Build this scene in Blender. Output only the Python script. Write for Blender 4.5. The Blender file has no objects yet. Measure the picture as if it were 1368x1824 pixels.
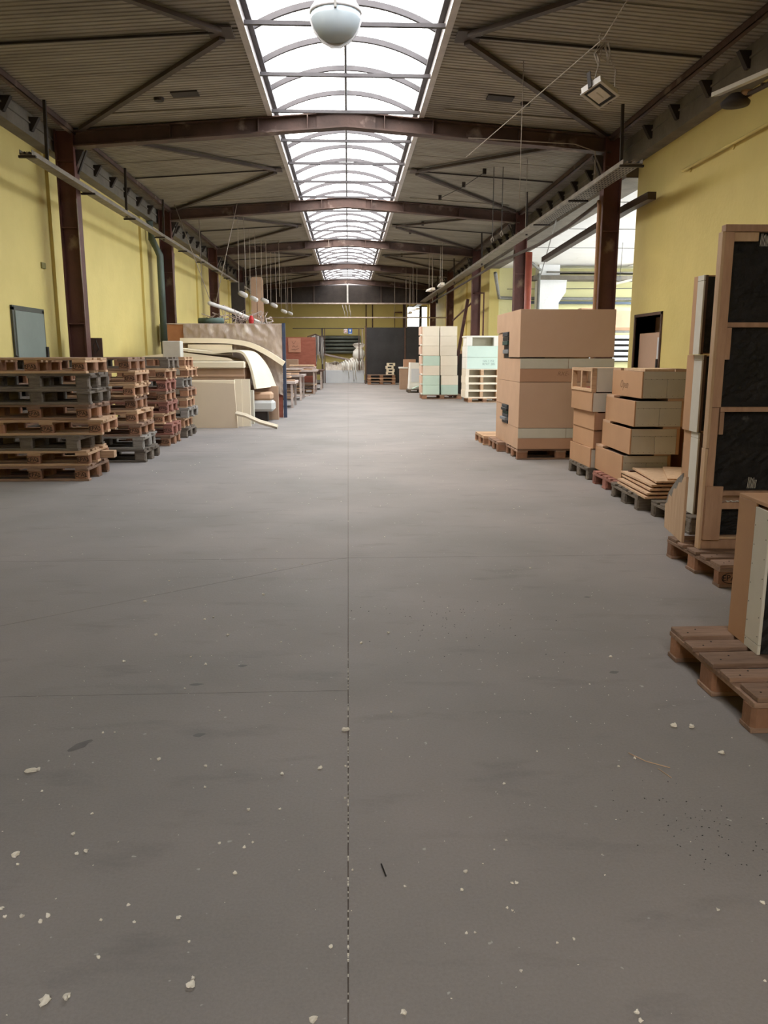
import bpy, bmesh, math, random
from mathutils import Vector, Matrix, Euler, noise
C = bpy.context.scene.collection
SC = bpy.context.scene
R = math.radians
rnd = random.Random(7)

# ------------------------------------------------------------ camera
cam = bpy.data.cameras.new('camera')
cam.sensor_width = 36.0
cam.lens = 1422 / 1824 * 36.0
cam.clip_start = 0.05
cam.clip_end = 300
camo = bpy.data.objects.new('camera', cam)
C.objects.link(camo)
camo.location = (0, 0, 1.30)
camo.rotation_euler = (R(90 - 11.10), 0, R(-2.529))
SC.camera = camo

# ------------------------------------------------------------ exposure
SC.view_settings.view_transform = 'Standard'
SC.view_settings.look = 'None'
SC.view_settings.exposure = 1.27
SC.view_settings.gamma = 1.0
SC.view_settings.use_curve_mapping = False
SC.cycles.use_denoising = True
SC.cycles.max_bounces = 9
SC.cycles.diffuse_bounces = 6
SC.cycles.transparent_max_bounces = 16
SC.cycles.sample_clamp_indirect = 8
SC.cycles.caustics_reflective = False
SC.cycles.caustics_refractive = False

# ------------------------------------------------------------ sky: bright thin overcast, bluer towards the east
W = bpy.data.worlds.new('sky')
SC.world = W
W.use_nodes = True
nt = W.node_tree
nt.nodes.clear()
out = nt.nodes.new('ShaderNodeOutputWorld')
bg = nt.nodes.new('ShaderNodeBackground')
tc = nt.nodes.new('ShaderNodeTexCoord')
sep = nt.nodes.new('ShaderNodeSeparateXYZ')
nz = nt.nodes.new('ShaderNodeTexNoise')
nz.inputs['Scale'].default_value = 2.2
nz.inputs['Detail'].default_value = 4
mm = nt.nodes.new('ShaderNodeMath'); mm.operation = 'MULTIPLY_ADD'
mm.inputs[1].default_value = 1.6; 
ad = nt.nodes.new('ShaderNodeMath'); ad.operation = 'ADD'
cr = nt.nodes.new('ShaderNodeValToRGB')
cr.color_ramp.elements[0].position = 0.42
cr.color_ramp.elements[0].color = (1.0, 0.965, 0.925, 1)
cr.color_ramp.elements[1].position = 1.05
cr.color_ramp.elements[1].color = (0.84, 0.89, 0.95, 1)
nt.links.new(tc.outputs['Generated'], sep.inputs[0])
nt.links.new(tc.outputs['Generated'], nz.inputs['Vector'])
nt.links.new(sep.outputs[0], mm.inputs[0])
nt.links.new(nz.outputs[0], mm.inputs[2])
nt.links.new(mm.outputs[0], cr.inputs[0])
nt.links.new(cr.outputs[0], bg.inputs[0])
bg.inputs[1].default_value = 5.0
nt.links.new(bg.outputs[0], out.inputs[0])


def portal(name, loc, rot, sx, sy):
    l = bpy.data.lights.new(name, 'AREA')
    l.shape = 'RECTANGLE'; l.size = sx; l.size_y = sy
    l.energy = 1
    l.cycles.is_portal = True
    o = bpy.data.objects.new(name, l)
    o.location = loc; o.rotation_euler = rot
    C.objects.link(o)


portal('skylight_portal', (0, 23.6, 5.1), (0, 0, 0), 2.1, 34.8)
portal('fill_rooflight_portal', (0, -6.7, 5.1), (0, 0, 0), 2.1, 11.2)
portal('adjoining_fill_portal', (9.95, 17.8, 4.2), (0, 0, 0), 3.0, 13.1)
portal('side_window_portal', (11.95, 18.5, 2.4), (0, R(90), 0), 2.6, 11.0)

# ------------------------------------------------------------ materials
MATS = {}


def pm(name, c1, c2=None, scale=3.0, stretch=(1, 1, 1), rough=0.7, bump=0.0, bscale=None, metal=0.0,
       rndv=0.0, det=5, spots=None, spec=0.3, coord='Object', rrange=None):
    """two-tone procedural material: noise between c1 and c2, optional second stain colour, per-object variation"""
    if name in MATS:
        return MATS[name]
    c2 = c2 or tuple(v * 0.8 for v in c1)
    m = bpy.data.materials.new(name)
    m.use_nodes = True
    n = m.node_tree; N = n.nodes; L = n.links
    b = N['Principled BSDF']
    b.inputs['Roughness'].default_value = rough
    b.inputs['Metallic'].default_value = metal
    b.inputs['Specular IOR Level'].default_value = spec
    t = N.new('ShaderNodeTexCoord')
    mp = N.new('ShaderNodeMapping')
    mp.inputs['Scale'].default_value = stretch
    L.new(t.outputs[coord], mp.inputs[0])
    oi = N.new('ShaderNodeObjectInfo')
    if rndv:
        va = N.new('ShaderNodeVectorMath'); va.operation = 'SCALE'
        va.inputs[0].default_value = (13, 7, 5)
        L.new(oi.outputs['Random'], va.inputs['Scale'])
        L.new(va.outputs[0], mp.inputs['Location'])
    nz = N.new('ShaderNodeTexNoise')
    nz.inputs['Scale'].default_value = scale
    nz.inputs['Detail'].default_value = det
    nz.inputs['Roughness'].default_value = 0.62
    L.new(mp.outputs[0], nz.inputs['Vector'])
    r = N.new('ShaderNodeValToRGB')
    r.color_ramp.elements[0].position = 0.32; r.color_ramp.elements[0].color = (*c2, 1)
    r.color_ramp.elements[1].position = 0.68; r.color_ramp.elements[1].color = (*c1, 1)
    L.new(nz.outputs[0], r.inputs[0])
    col = r.outputs[0]
    if spots:
        sc_, thr, sc_col, amt = spots
        n2 = N.new('ShaderNodeTexNoise'); n2.inputs['Scale'].default_value = sc_; n2.inputs['Detail'].default_value = 6
        L.new(mp.outputs[0], n2.inputs['Vector'])
        r2 = N.new('ShaderNodeValToRGB')
        r2.color_ramp.elements[0].position = thr; r2.color_ramp.elements[0].color = (0, 0, 0, 1)
        r2.color_ramp.elements[1].position = min(1, thr + 0.12); r2.color_ramp.elements[1].color = (amt, amt, amt, 1)
        L.new(n2.outputs[0], r2.inputs[0])
        mx = N.new('ShaderNodeMixRGB'); mx.inputs[2].default_value = (*sc_col, 1)
        L.new(r2.outputs[0], mx.inputs[0]); L.new(col, mx.inputs[1]); col = mx.outputs[0]
    if rndv:
        hs = N.new('ShaderNodeHueSaturation')
        mr = N.new('ShaderNodeMapRange')
        mr.inputs['To Min'].default_value = 1 - rndv; mr.inputs['To Max'].default_value = 1 + rndv
        L.new(oi.outputs['Random'], mr.inputs[0]); L.new(mr.outputs[0], hs.inputs['Value'])
        L.new(col, hs.inputs['Color']); col = hs.outputs[0]
    L.new(col, b.inputs['Base Color'])
    if rrange:
        mr2 = N.new('ShaderNodeMapRange')
        mr2.inputs['To Min'].default_value = rrange[0]; mr2.inputs['To Max'].default_value = rrange[1]
        L.new(nz.outputs[0], mr2.inputs[0]); L.new(mr2.outputs[0], b.inputs['Roughness'])
    if bump:
        nb = N.new('ShaderNodeTexNoise'); nb.inputs['Scale'].default_value = bscale or scale * 4
        nb.inputs['Detail'].default_value = 5
        L.new(mp.outputs[0], nb.inputs['Vector'])
        bp = N.new('ShaderNodeBump'); bp.inputs['Strength'].default_value = bump; bp.inputs['Distance'].default_value = 0.02
        L.new(nb.outputs[0], bp.inputs['Height']); L.new(bp.outputs[0], b.inputs['Normal'])
    MATS[name] = m
    return m


def lin(r, g, b):
    f = lambda v: (v / 255) / 12.92 if v <= 10 else (((v / 255) + 0.055) / 1.055) ** 2.4
    return (f(r), f(g), f(b))


# floor: mottled painted concrete, one material for every slab (world-sized noise)
def floor_material():
    m = bpy.data.materials.new('floor_concrete'); m.use_nodes = True
    N = m.node_tree.nodes; L = m.node_tree.links; b = N['Principled BSDF']
    g = N.new('ShaderNodeNewGeometry')
    def noise(scale, det, rough=0.6, vec=None):
        x = N.new('ShaderNodeTexNoise'); x.inputs['Scale'].default_value = scale
        x.inputs['Detail'].default_value = det; x.inputs['Roughness'].default_value = rough
        L.new(vec or g.outputs['Position'], x.inputs['Vector']); return x.outputs[0]
    def ramp(src, p0, c0, p1, c1):
        r = N.new('ShaderNodeValToRGB')
        r.color_ramp.elements[0].position = p0; r.color_ramp.elements[0].color = (*c0, 1)
        r.color_ramp.elements[1].position = p1; r.color_ramp.elements[1].color = (*c1, 1)
        L.new(src, r.inputs[0]); return r.outputs[0]
    def mix(f, a, c, mode='MIX', fac=None):
        x = N.new('ShaderNodeMixRGB'); x.blend_type = mode
        if fac is not None: x.inputs[0].default_value = fac
        else: L.new(f, x.inputs[0])
        if isinstance(a, tuple): x.inputs[1].default_value = (*a, 1)
        else: L.new(a, x.inputs[1])
        if isinstance(c, tuple): x.inputs[2].default_value = (*c, 1)
        else: L.new(c, x.inputs[2])
        return x.outputs[0]
    base = ramp(noise(0.7, 6, 0.55), 0.3, (0.218, 0.200, 0.186), 0.7, (0.305, 0.268, 0.252))
    mp = N.new('ShaderNodeMapping'); mp.inputs['Scale'].default_value = (1.0, 2.6, 1)
    mp.inputs['Rotation'].default_value = (0, 0, 0.35)
    L.new(g.outputs['Position'], mp.inputs[0])
    st = ramp(noise(2.3, 7, 0.6, mp.outputs[0]), 0.56, (0, 0, 0), 0.76, (0.42, 0.42, 0.42))
    col = mix(st, base, (0.13, 0.12, 0.115))
    fine = ramp(noise(120, 3, 0.7), 0.25, (0.86, 0.86, 0.86), 0.75, (1.1, 1.1, 1.1))
    col = mix(None, col, fine, 'MULTIPLY', 0.7)
    dots = ramp(noise(34, 2, 0.5), 0.73, (0, 0, 0), 0.76, (0.75, 0.75, 0.75))
    col = mix(dots, col, (0.5, 0.47, 0.43))
    sm = ramp(noise(5, 3, 0.5), 0.72, (0, 0, 0), 0.8, (0.4, 0.4, 0.4))
    col = mix(sm, col, (0.10, 0.095, 0.09))
    L.new(col, b.inputs['Base Color'])
    rr = N.new('ShaderNodeMapRange'); rr.inputs['To Min'].default_value = 0.58; rr.inputs['To Max'].default_value = 0.80
    L.new(noise(1.3, 5), rr.inputs[0]); L.new(rr.outputs[0], b.inputs['Roughness'])
    b.inputs['Specular IOR Level'].default_value = 0.25
    bp = N.new('ShaderNodeBump'); bp.inputs['Strength'].default_value = 0.12; bp.inputs['Distance'].default_value = 0.01
    L.new(noise(60, 4), bp.inputs['Height']); L.new(bp.outputs[0], b.inputs['Normal'])
    return m


M_floor = floor_material()
M_joint = pm('joint_dirt', (0.17, 0.135, 0.11), (0.10, 0.08, 0.065), scale=40, rough=0.95)
M_yel = pm('yellow_wall_paint', (0.70, 0.565, 0.205), (0.62, 0.50, 0.175), scale=0.9, rough=0.62, bump=0.15, bscale=18,
           spots=(0.9, 0.58, (0.50, 0.38, 0.13), 0.35), coord='Object')
M_yelp = pm('pale_yellow_wall_paint', (0.80, 0.75, 0.42), (0.74, 0.70, 0.38), scale=1.2, rough=0.65, bump=0.15, bscale=18,
            spots=(2.6, 0.62, (0.45, 0.42, 0.22), 0.5))
M_white = pm('white_plaster', (0.86, 0.85, 0.84), (0.80, 0.79, 0.78), scale=2, rough=0.8, bump=0.2, bscale=14,
             spots=(3.5, 0.64, (0.45, 0.42, 0.38), 0.6))
M_conc = pm('fascia_concrete', (0.21, 0.185, 0.15), (0.15, 0.13, 0.105), scale=3, rough=0.9, bump=0.3, bscale=25)
M_deck = pm('roof_deck_steel', (0.30, 0.265, 0.215), (0.20, 0.172, 0.138), scale=1.6, stretch=(0.6, 1.6, 1), rough=0.62,
            rndv=0.10, spots=(2.4, 0.66, (0.45, 0.40, 0.30), 0.35), coord='Object')
M_rust = pm('red_oxide_steel', (0.125, 0.048, 0.038), (0.075, 0.032, 0.026), scale=2.2, rough=0.55, bump=0.2, bscale=22,
            spots=(3.0, 0.63, (0.28, 0.20, 0.13), 0.7))
M_beam = pm('sooty_red_steel', (0.115, 0.066, 0.052), (0.060, 0.037, 0.030), scale=2.0, rough=0.6, bump=0.2, bscale=20,
            spots=(3.2, 0.60, (0.34, 0.26, 0.21), 0.75))
M_dark = pm('sooty_dark_steel', (0.045, 0.034, 0.028), (0.028, 0.021, 0.018), scale=4, rough=0.7)
M_brace = pm('brace_steel', (0.085, 0.060, 0.048), (0.055, 0.040, 0.032), scale=3, rough=0.6)
M_curb = pm('skylight_curb_metal', (0.52, 0.47, 0.44), (0.40, 0.36, 0.34), scale=4, rough=0.5)
M_curbd = pm('skylight_curb_dark', (0.30, 0.26, 0.25), (0.22, 0.19, 0.18), scale=4, rough=0.6)
M_arch = pm('glazing_bar_metal', (0.075, 0.066, 0.068), (0.055, 0.048, 0.05), scale=4, rough=0.55)
M_tray = pm('cable_tray_zinc', (0.25, 0.21, 0.16), (0.14, 0.115, 0.088), scale=6, rough=0.55, metal=0.2, bump=0.2)
M_pipeg = pm('grey_pipe', (0.25, 0.24, 0.22), (0.18, 0.17, 0.155), scale=5, rough=0.5)
M_duct = pm('green_duct', (0.125, 0.155, 0.125), (0.085, 0.105, 0.085), scale=3, rough=0.5)
M_redp = pm('red_pipe_paint', (0.33, 0.085, 0.05), (0.24, 0.06, 0.04), scale=4, rough=0.45)
M_doorg = pm('grey_green_door_paint', (0.24, 0.27, 0.235), (0.20, 0.225, 0.195), scale=2, rough=0.45, spots=(5, 0.68, (0.12, 0.11, 0.09), 0.6))
M_pal = pm('pallet_wood', (0.33, 0.205, 0.14), (0.22, 0.135, 0.09), scale=6, stretch=(1, 7, 7), rough=0.8, bump=0.25, rndv=0.28,
           spots=(5, 0.64, (0.13, 0.08, 0.05), 0.6))
M_palb = pm('pallet_block_wood', (0.38, 0.19, 0.11), (0.27, 0.14, 0.08), scale=7, rough=0.85, bump=0.35, rndv=0.25,
            spots=(9, 0.66, (0.16, 0.09, 0.05), 0.5))
M_palg = pm('weathered_pallet_wood', (0.20, 0.165, 0.13), (0.12, 0.095, 0.075), scale=6, stretch=(1, 7, 7), rough=0.9, bump=0.35, rndv=0.22)
M_pals = pm('silver_grey_pallet_wood', (0.33, 0.30, 0.265), (0.22, 0.195, 0.17), scale=6, stretch=(1, 7, 7), rough=0.9, bump=0.35, rndv=0.18)
M_palr = pm('red_stained_pallet_wood', (0.36, 0.15, 0.11), (0.22, 0.10, 0.075), scale=6, stretch=(1, 7, 7), rough=0.85, bump=0.3, rndv=0.2)
M_pall = pm('light_pallet_wood', (0.60, 0.40, 0.25), (0.46, 0.29, 0.17), scale=6, stretch=(1, 7, 7), rough=0.85, bump=0.25, rndv=0.16)
M_mdf = pm('fibreboard', (0.50, 0.285, 0.155), (0.46, 0.26, 0.14), scale=3, rough=0.62, rndv=0.05, bump=0.03, bscale=80)
M_mdfp = pm('pale_fibreboard', (0.56, 0.36, 0.235), (0.50, 0.32, 0.205), scale=3, rough=0.65, rndv=0.05)
M_mdfb = pm('brown_fibreboard', (0.52, 0.345, 0.24), (0.49, 0.32, 0.22), scale=2, rough=0.65)
M_mdfr = pm('reddish_fibreboard', (0.47, 0.27, 0.17), (0.43, 0.24, 0.15), scale=2, rough=0.65)
M_gyp = pm('plasterboard', (0.55, 0.51, 0.42), (0.51, 0.47, 0.385), scale=5, rough=0.8, rndv=0.05)
M_gypl = pm('light_plasterboard', (0.66, 0.62, 0.54), (0.61, 0.57, 0.49), scale=5, rough=0.8, rndv=0.04)
M_ply = pm('pine_wood', (0.66, 0.46, 0.30), (0.54, 0.35, 0.21), scale=4, stretch=(6, 6, 1), rough=0.65, bump=0.12, rndv=0.10)
M_plyb = pm('brown_pine_wood', (0.50, 0.31, 0.205), (0.39, 0.23, 0.15), scale=4, stretch=(6, 6, 1), rough=0.65, bump=0.12, rndv=0.12)
M_blk = pm('black_foam', (0.022, 0.019, 0.018), (0.009, 0.008, 0.0075), scale=9, rough=0.7, bump=0.9, bscale=22,
           spots=(11, 0.70, (0.18, 0.17, 0.16), 0.55), det=8)
M_foam = pm('cream_foam', (0.82, 0.72, 0.56), (0.78, 0.68, 0.52), scale=1.5, rough=0.9, bump=0.05, bscale=60)
M_foamw = pm('white_foam', (0.84, 0.81, 0.74), (0.78, 0.75, 0.68), scale=2, rough=0.9, rndv=0.04)
M_foamc = pm('cream_foam_block', (0.84, 0.74, 0.60), (0.79, 0.69, 0.55), scale=2, rough=0.9, rndv=0.05)
M_foamg = pm('green_foam_block', (0.60, 0.73, 0.61), (0.55, 0.68, 0.57), scale=2, rough=0.9, rndv=0.06)
M_foamgl = pm('pale_green_foam_block', (0.62, 0.74, 0.66), (0.57, 0.70, 0.62), scale=2, rough=0.9, rndv=0.04)
M_foamp = pm('pink_foam_edge', (0.72, 0.50, 0.38), (0.62, 0.42, 0.32), scale=6, rough=0.9)
M_card = pm('cardboard', (0.42, 0.28, 0.19), (0.37, 0.24, 0.165), scale=3, rough=0.8)
M_red = pm('red_plywood', (0.40, 0.13, 0.085), (0.30, 0.095, 0.06), scale=3, stretch=(1, 1, 4), rough=0.6, spots=(6, 0.64, (0.45, 0.28, 0.2), 0.5))
M_or = pm('orange_plywood', (0.42, 0.19, 0.09), (0.33, 0.14, 0.065), scale=3, rough=0.6)
M_blkp = pm('black_board', (0.045, 0.043, 0.045), (0.028, 0.027, 0.028), scale=1.5, rough=0.38, spots=(4, 0.66, (0.10, 0.10, 0.10), 0.35))
M_blue = pm('dark_blue_post', (0.05, 0.065, 0.11), (0.035, 0.045, 0.075), scale=5, rough=0.5)
M_wbox = pm('white_panel', (0.66, 0.67, 0.68), (0.60, 0.61, 0.62), scale=2, rough=0.6)
M_rag = pm('dusty_rag', (0.55, 0.50, 0.46), (0.16, 0.14, 0.13), scale=14, stretch=(1, 1, 0.15), rough=0.95, rndv=0.5)
M_louv = pm('louvre_metal', (0.20, 0.21, 0.18), (0.14, 0.15, 0.13), scale=4, rough=0.45)
M_dust = pm('dusty_wood', (0.52, 0.43, 0.39), (0.36, 0.28, 0.24), scale=7, rough=0.9, rndv=0.2)
M_dbr = pm('dark_brown_wood', (0.13, 0.075, 0.055), (0.085, 0.05, 0.035), scale=5, rough=0.8)
M_lampw = pm('dusty_white_enamel', (0.62, 0.58, 0.53), (0.50, 0.46, 0.42), scale=6, rough=0.5)
M_lampg = pm('lamp_housing_paint', (0.58, 0.56, 0.56), (0.50, 0.48, 0.49), scale=6, rough=0.4)
M_wire = pm('hanging_wire', (0.36, 0.30, 0.24), (0.26, 0.21, 0.17), scale=8, rough=0.6)
M_wired = pm('dark_wire', (0.05, 0.04, 0.035), (0.03, 0.025, 0.02), scale=8, rough=0.6)
M_crumb = pm('foam_crumb_material', (0.88, 0.82, 0.72), (0.74, 0.68, 0.58), scale=60, rough=0.95, rndv=0.12)
M_ink = pm('black_ink', (0.02, 0.017, 0.015), (0.015, 0.012, 0.01), scale=5, rough=0.8)
M_grit = pm('dark_grit', (0.03, 0.028, 0.026), (0.02, 0.018, 0.017), scale=20, rough=0.9)
M_signr = pm('sign_red', (0.55, 0.05, 0.04), (0.5, 0.045, 0.035), scale=4, rough=0.5)
M_signb = pm('sign_blue', (0.03, 0.12, 0.42), (0.028, 0.11, 0.38), scale=4, rough=0.5)
M_signw = pm('sign_white', (0.8, 0.8, 0.78), (0.75, 0.75, 0.73), scale=4, rough=0.5)
M_refl = pm('floodlight_reflector', (0.80, 0.76, 0.70), (0.66, 0.62, 0.56), scale=5, rough=0.3, metal=0.3)


def glassy(name, tint, trans=0.8, rough=0.25, alpha_noise=False):
    m = bpy.data.materials.new(name); m.use_nodes = True
    N = m.node_tree.nodes; L = m.node_tree.links
    N.remove(N['Principled BSDF']); o = N['Material Output']
    t = N.new('ShaderNodeBsdfTransparent'); t.inputs[0].default_value = (*tint, 1)
    d = N.new('ShaderNodeBsdfTranslucent'); d.inputs[0].default_value = (*tint, 1)
    g = N.new('ShaderNodeBsdfGlossy'); g.inputs['Roughness'].default_value = rough; g.inputs[0].default_value = (1, 1, 1, 1)
    a = N.new('ShaderNodeMixShader'); b = N.new('ShaderNodeMixShader')
    a.inputs[0].default_value = 1 - trans
    b.inputs[0].default_value = 0.05
    if alpha_noise:
        tc_ = N.new('ShaderNodeTexCoord'); mp = N.new('ShaderNodeMapping'); mp.inputs['Scale'].default_value = (1.2, 40, 1)
        n_ = N.new('ShaderNodeTexNoise'); n_.inputs['Scale'].default_value = 1.0; n_.inputs['Detail'].default_value = 3
        r_ = N.new('ShaderNodeMapRange'); r_.inputs['From Min'].default_value = 0.55; r_.inputs['From Max'].default_value = 0.75
        r_.inputs['To Min'].default_value = 1 - trans; r_.inputs['To Max'].default_value = min(1, 1 - trans + 0.35)
        L.new(tc_.outputs['Object'], mp.inputs[0]); L.new(mp.outputs[0], n_.inputs['Vector']); L.new(n_.outputs[0], r_.inputs[0])
        L.new(r_.outputs[0], a.inputs[0])
    L.new(t.outputs[0], a.inputs[1]); L.new(d.outputs[0], a.inputs[2])
    L.new(a.outputs[0], b.inputs[1]); L.new(g.outputs[0], b.inputs[2])
    L.new(b.outputs[0], o.inputs[0])
    return m


M_pane = glassy('skylight_sheet', (0.95, 0.96, 0.96), 0.80, alpha_noise=True)
M_glass = glassy('window_glass', (0.92, 0.95, 0.95), 0.92, 0.05)
M_film = glassy('plastic_film', (0.80, 0.76, 0.72), 0.45, 0.3)
M_lens = glassy('lamp_glass', (0.80, 0.86, 0.90), 0.25, 0.12)


# ------------------------------------------------------------ mesh helpers
class MB:
    """collects shapes in one bmesh and links them as one mesh object"""
    def __init__(s):
        s.bm = bmesh.new()

    def box(s, x0, x1, y0, y1, z0, z1, bev=0.0, mat=None):
        b = bmesh.new()
        bmesh.ops.create_cube(b, size=1)
        bmesh.ops.scale(b, vec=(x1 - x0, y1 - y0, z1 - z0), verts=b.verts)
        bmesh.ops.translate(b, vec=((x0 + x1) / 2, (y0 + y1) / 2, (z0 + z1) / 2), verts=b.verts)
        if bev:
            bmesh.ops.bevel(b, geom=list(b.edges), offset=bev, segments=1, affect='EDGES')
        if mat is not None:
            bmesh.ops.transform(b, matrix=mat, verts=b.verts)
        s._add(b)
        return s

    def _add(s, b):
        me = bpy.data.meshes.new('t'); b.to_mesh(me); b.free()
        s.bm.from_mesh(me); bpy.data.meshes.remove(me)

    def bar(s, p, q, w, h, up=(0, 0, 1)):
        """rectangular bar from p to q"""
        p = Vector(p); q = Vector(q); d = (q - p); l = d.length; d.normalize()
        u = Vector(up)
        if abs(d.dot(u)) > 0.98: u = Vector((0, 1, 0))
        sx = d.cross(u).normalized(); uz = sx.cross(d).normalized()
        m = Matrix((( *sx, 0), (*d, 0), (*uz, 0), (0, 0, 0, 1))).transposed()
        m = Matrix.Translation((p + q) / 2) @ m
        return s.box(-w / 2, w / 2, -l / 2, l / 2, -h / 2, h / 2, mat=m)

    def tube(s, pts, r, n=8, caps=True):
        pts = [Vector(p) for p in pts]
        rings = []
        for i, p in enumerate(pts):
            if i == 0: d = pts[1] - pts[0]
            elif i == len(pts) - 1: d = pts[-1] - pts[-2]
            else: d = (pts[i + 1] - pts[i]).normalized() + (pts[i] - pts[i - 1]).normalized()
            d.normalize()
            u = Vector((0, 0, 1)) if abs(d.z) < 0.9 else Vector((1, 0, 0))
            a = d.cross(u).normalized(); b = a.cross(d).normalized()
            rr = r[i] if isinstance(r, (list, tuple)) else r
            rings.append([s.bm.verts.new(p + a * rr * math.cos(2 * math.pi * k / n) + b * rr * math.sin(2 * math.pi * k / n)) for k in range(n)])
        for i in range(len(rings) - 1):
            for k in range(n):
                s.bm.faces.new((rings[i][k], rings[i][(k + 1) % n], rings[i + 1][(k + 1) % n], rings[i + 1][k]))
        if caps:
            s.bm.faces.new(rings[0]); s.bm.faces.new(list(reversed(rings[-1])))
        return s

    def lathe(s, prof, n=20, centre=(0, 0, 0), axis='Z', sx=1.0, sy=1.0):
        c = Vector(centre); rings = []
        for r, z in prof:
            ring = []
            for k in range(n):
                a = 2 * math.pi * k / n
                v = Vector((r * math.cos(a) * sx, r * math.sin(a) * sy, z))
                if axis == 'Y': v = Vector((v.x, v.z, v.y))
                if axis == 'X': v = Vector((v.z, v.x, v.y))
                ring.append(s.bm.verts.new(c + v))
            rings.append(ring)
        for i in range(len(rings) - 1):
            for k in range(n):
                s.bm.faces.new((rings[i][k], rings[i][(k + 1) % n], rings[i + 1][(k + 1) % n], rings[i + 1][k]))
        s.bm.faces.new(rings[0]); s.bm.faces.new(list(reversed(rings[-1])))
        return s

    def prism(s, poly, a0, a1, axis='X'):
        """polygon extruded along an axis; poly points are the two other coordinates"""
        def P(u, v, a):
            return {'X': (a, u, v), 'Y': (u, a, v), 'Z': (u, v, a)}[axis]
        A = [s.bm.verts.new(P(u, v, a0)) for u, v in poly]
        B = [s.bm.verts.new(P(u, v, a1)) for u, v in poly]
        n = len(poly)
        s.bm.faces.new(A); s.bm.faces.new(list(reversed(B)))
        for i in range(n):
            s.bm.faces.new((A[i], B[i], B[(i + 1) % n], A[(i + 1) % n]))
        return s

    def grid(s, f, nu, nv):
        V = [[s.bm.verts.new(f(i / nu, j / nv)) for j in range(nv + 1)] for i in range(nu + 1)]
        for i in range(nu):
            for j in range(nv):
                s.bm.faces.new((V[i][j], V[i + 1][j], V[i + 1][j + 1], V[i][j + 1]))
        return s

    def mesh(s, name, mat, smooth=False):
        bmesh.ops.recalc_face_normals(s.bm, faces=s.bm.faces)
        me = bpy.data.meshes.new(name); s.bm.to_mesh(me); s.bm.free()
        me.materials.append(mat)
        if smooth:
            for p in me.polygons: p.use_smooth = True
        return me

    def build(s, name, mat, parent=None, smooth=False, label=None, kind=None, loc=None):
        return put(name, s.mesh(name, mat, smooth), parent, label, kind, loc)


def put(name, me, parent=None, label=None, kind=None, loc=None, rot=None):
    o = bpy.data.objects.new(name, me); C.objects.link(o)
    if parent: o.parent = parent
    if label: o['label'] = label
    if kind: o['kind'] = kind
    if loc: o.location = loc
    if rot: o.rotation_euler = rot
    return o


def thing(name, label, cat, loc=(0, 0, 0), rz=0.0, group=None):
    o = bpy.data.objects.new(name, None); C.objects.link(o)
    o.empty_display_size = 0.1
    o.location = loc; o.rotation_euler = (0, 0, rz)
    o['label'] = label; o['category'] = cat
    if group: o['group'] = group
    return o


def tag(o, label, cat, group=None):
    o['label'] = label; o['category'] = cat
    if group: o['group'] = group
    return o


def struct(o, label=None):
    o['kind'] = 'structure'
    if label: o['label'] = label
    return o


def dup(root, loc, rz=None, label=None, group=None):
    r = root.copy(); C.objects.link(r); r.location = loc
    if rz is not None: r.rotation_euler = (0, 0, rz)
    if label: r['label'] = label
    if group: r['group'] = group
    for ch in list(root.children):
        c = ch.copy(); C.objects.link(c); c.parent = r
        for g in ch.children:
            d = g.copy(); C.objects.link(d); d.parent = c
    return r


def writing(body, size, parent, loc, rot, mat=None, name='lettering', shear=0.0):
    cu = bpy.data.curves.new(name, 'FONT')
    cu.body = body; cu.size = size; cu.align_x = 'CENTER'; cu.align_y = 'CENTER'
    cu.extrude = 0.0004; cu.shear = shear; cu.resolution_u = 2
    cu.materials.append(mat or M_ink)
    tmp = bpy.data.objects.new(name, cu); C.objects.link(tmp)
    key = (body, size, shear, (mat or M_ink).name)
    if key not in WRIT:
        dg = bpy.context.evaluated_depsgraph_get()
        me = bpy.data.meshes.new_from_object(tmp.evaluated_get(dg)); me.name = name
        WRIT[key] = me
    bpy.data.objects.remove(tmp); bpy.data.curves.remove(cu)
    return put(name, WRIT[key], parent, loc=loc, rot=rot)


WRIT = {}
# ============================================================ THE HALL
XL, XR = -4.35, 4.35
Y0, Y9 = -13.2, 43.85
FR = [12.35 + 6.3 * i for i in range(-4, 5)]     # frames: -12.85 ... 6.05, 12.35 ... 37.55


def zdeck(x):
    return 4.725 - 0.07 * abs(x)


# ---- floor: sub-base and slabs with recessed joints
fl = MB().box(-4.7, 12.3, Y0 - 0.3, Y9 + 0.3, -0.3, -0.006).build('floor', M_joint)
struct(fl, 'grey concrete floor slab with sawn joints')
g_ = 0.0016
joints = [Y0, 5.07, 11.05, 17.1, 23.2, 29.3, 35.4, Y9]
for i in range(len(joints) - 1):
    a, b = joints[i], joints[i + 1]
    MB().box(-0.011 + g_, 4.4, a + g_, b - g_, -0.0055, 0.0).build('slab', M_floor, fl)
    if i == 0:
        MB().box(-4.4, -0.011 - g_, a, 2.964 - g_, -0.0055, 0.0).build('slab', M_floor, fl)
        # cracked slab: a slanting crack runs from the joint crossing towards the left
        MB().prism([(-2.820, 2.964 + g_), (-0.011 - g_, 2.964 + g_), (-0.011 - g_, 5.07 - g_), (-0.070, 5.0475)], -0.0055, 0.0, 'Z').build('slab', M_floor, fl)
        MB().prism([(-0.070, 5.0515), (-0.035, 5.07 - g_), (-4.4, 5.07 - g_), (-4.4, 2.964 + g_), (-2.826, 2.964 + g_)], -0.0055, 0.0, 'Z').build('slab', M_floor, fl)
    else:
        MB().box(-4.4, -0.011 - g_, a + g_, b - g_, -0.0055, 0.0).build('slab', M_floor, fl)
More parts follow.
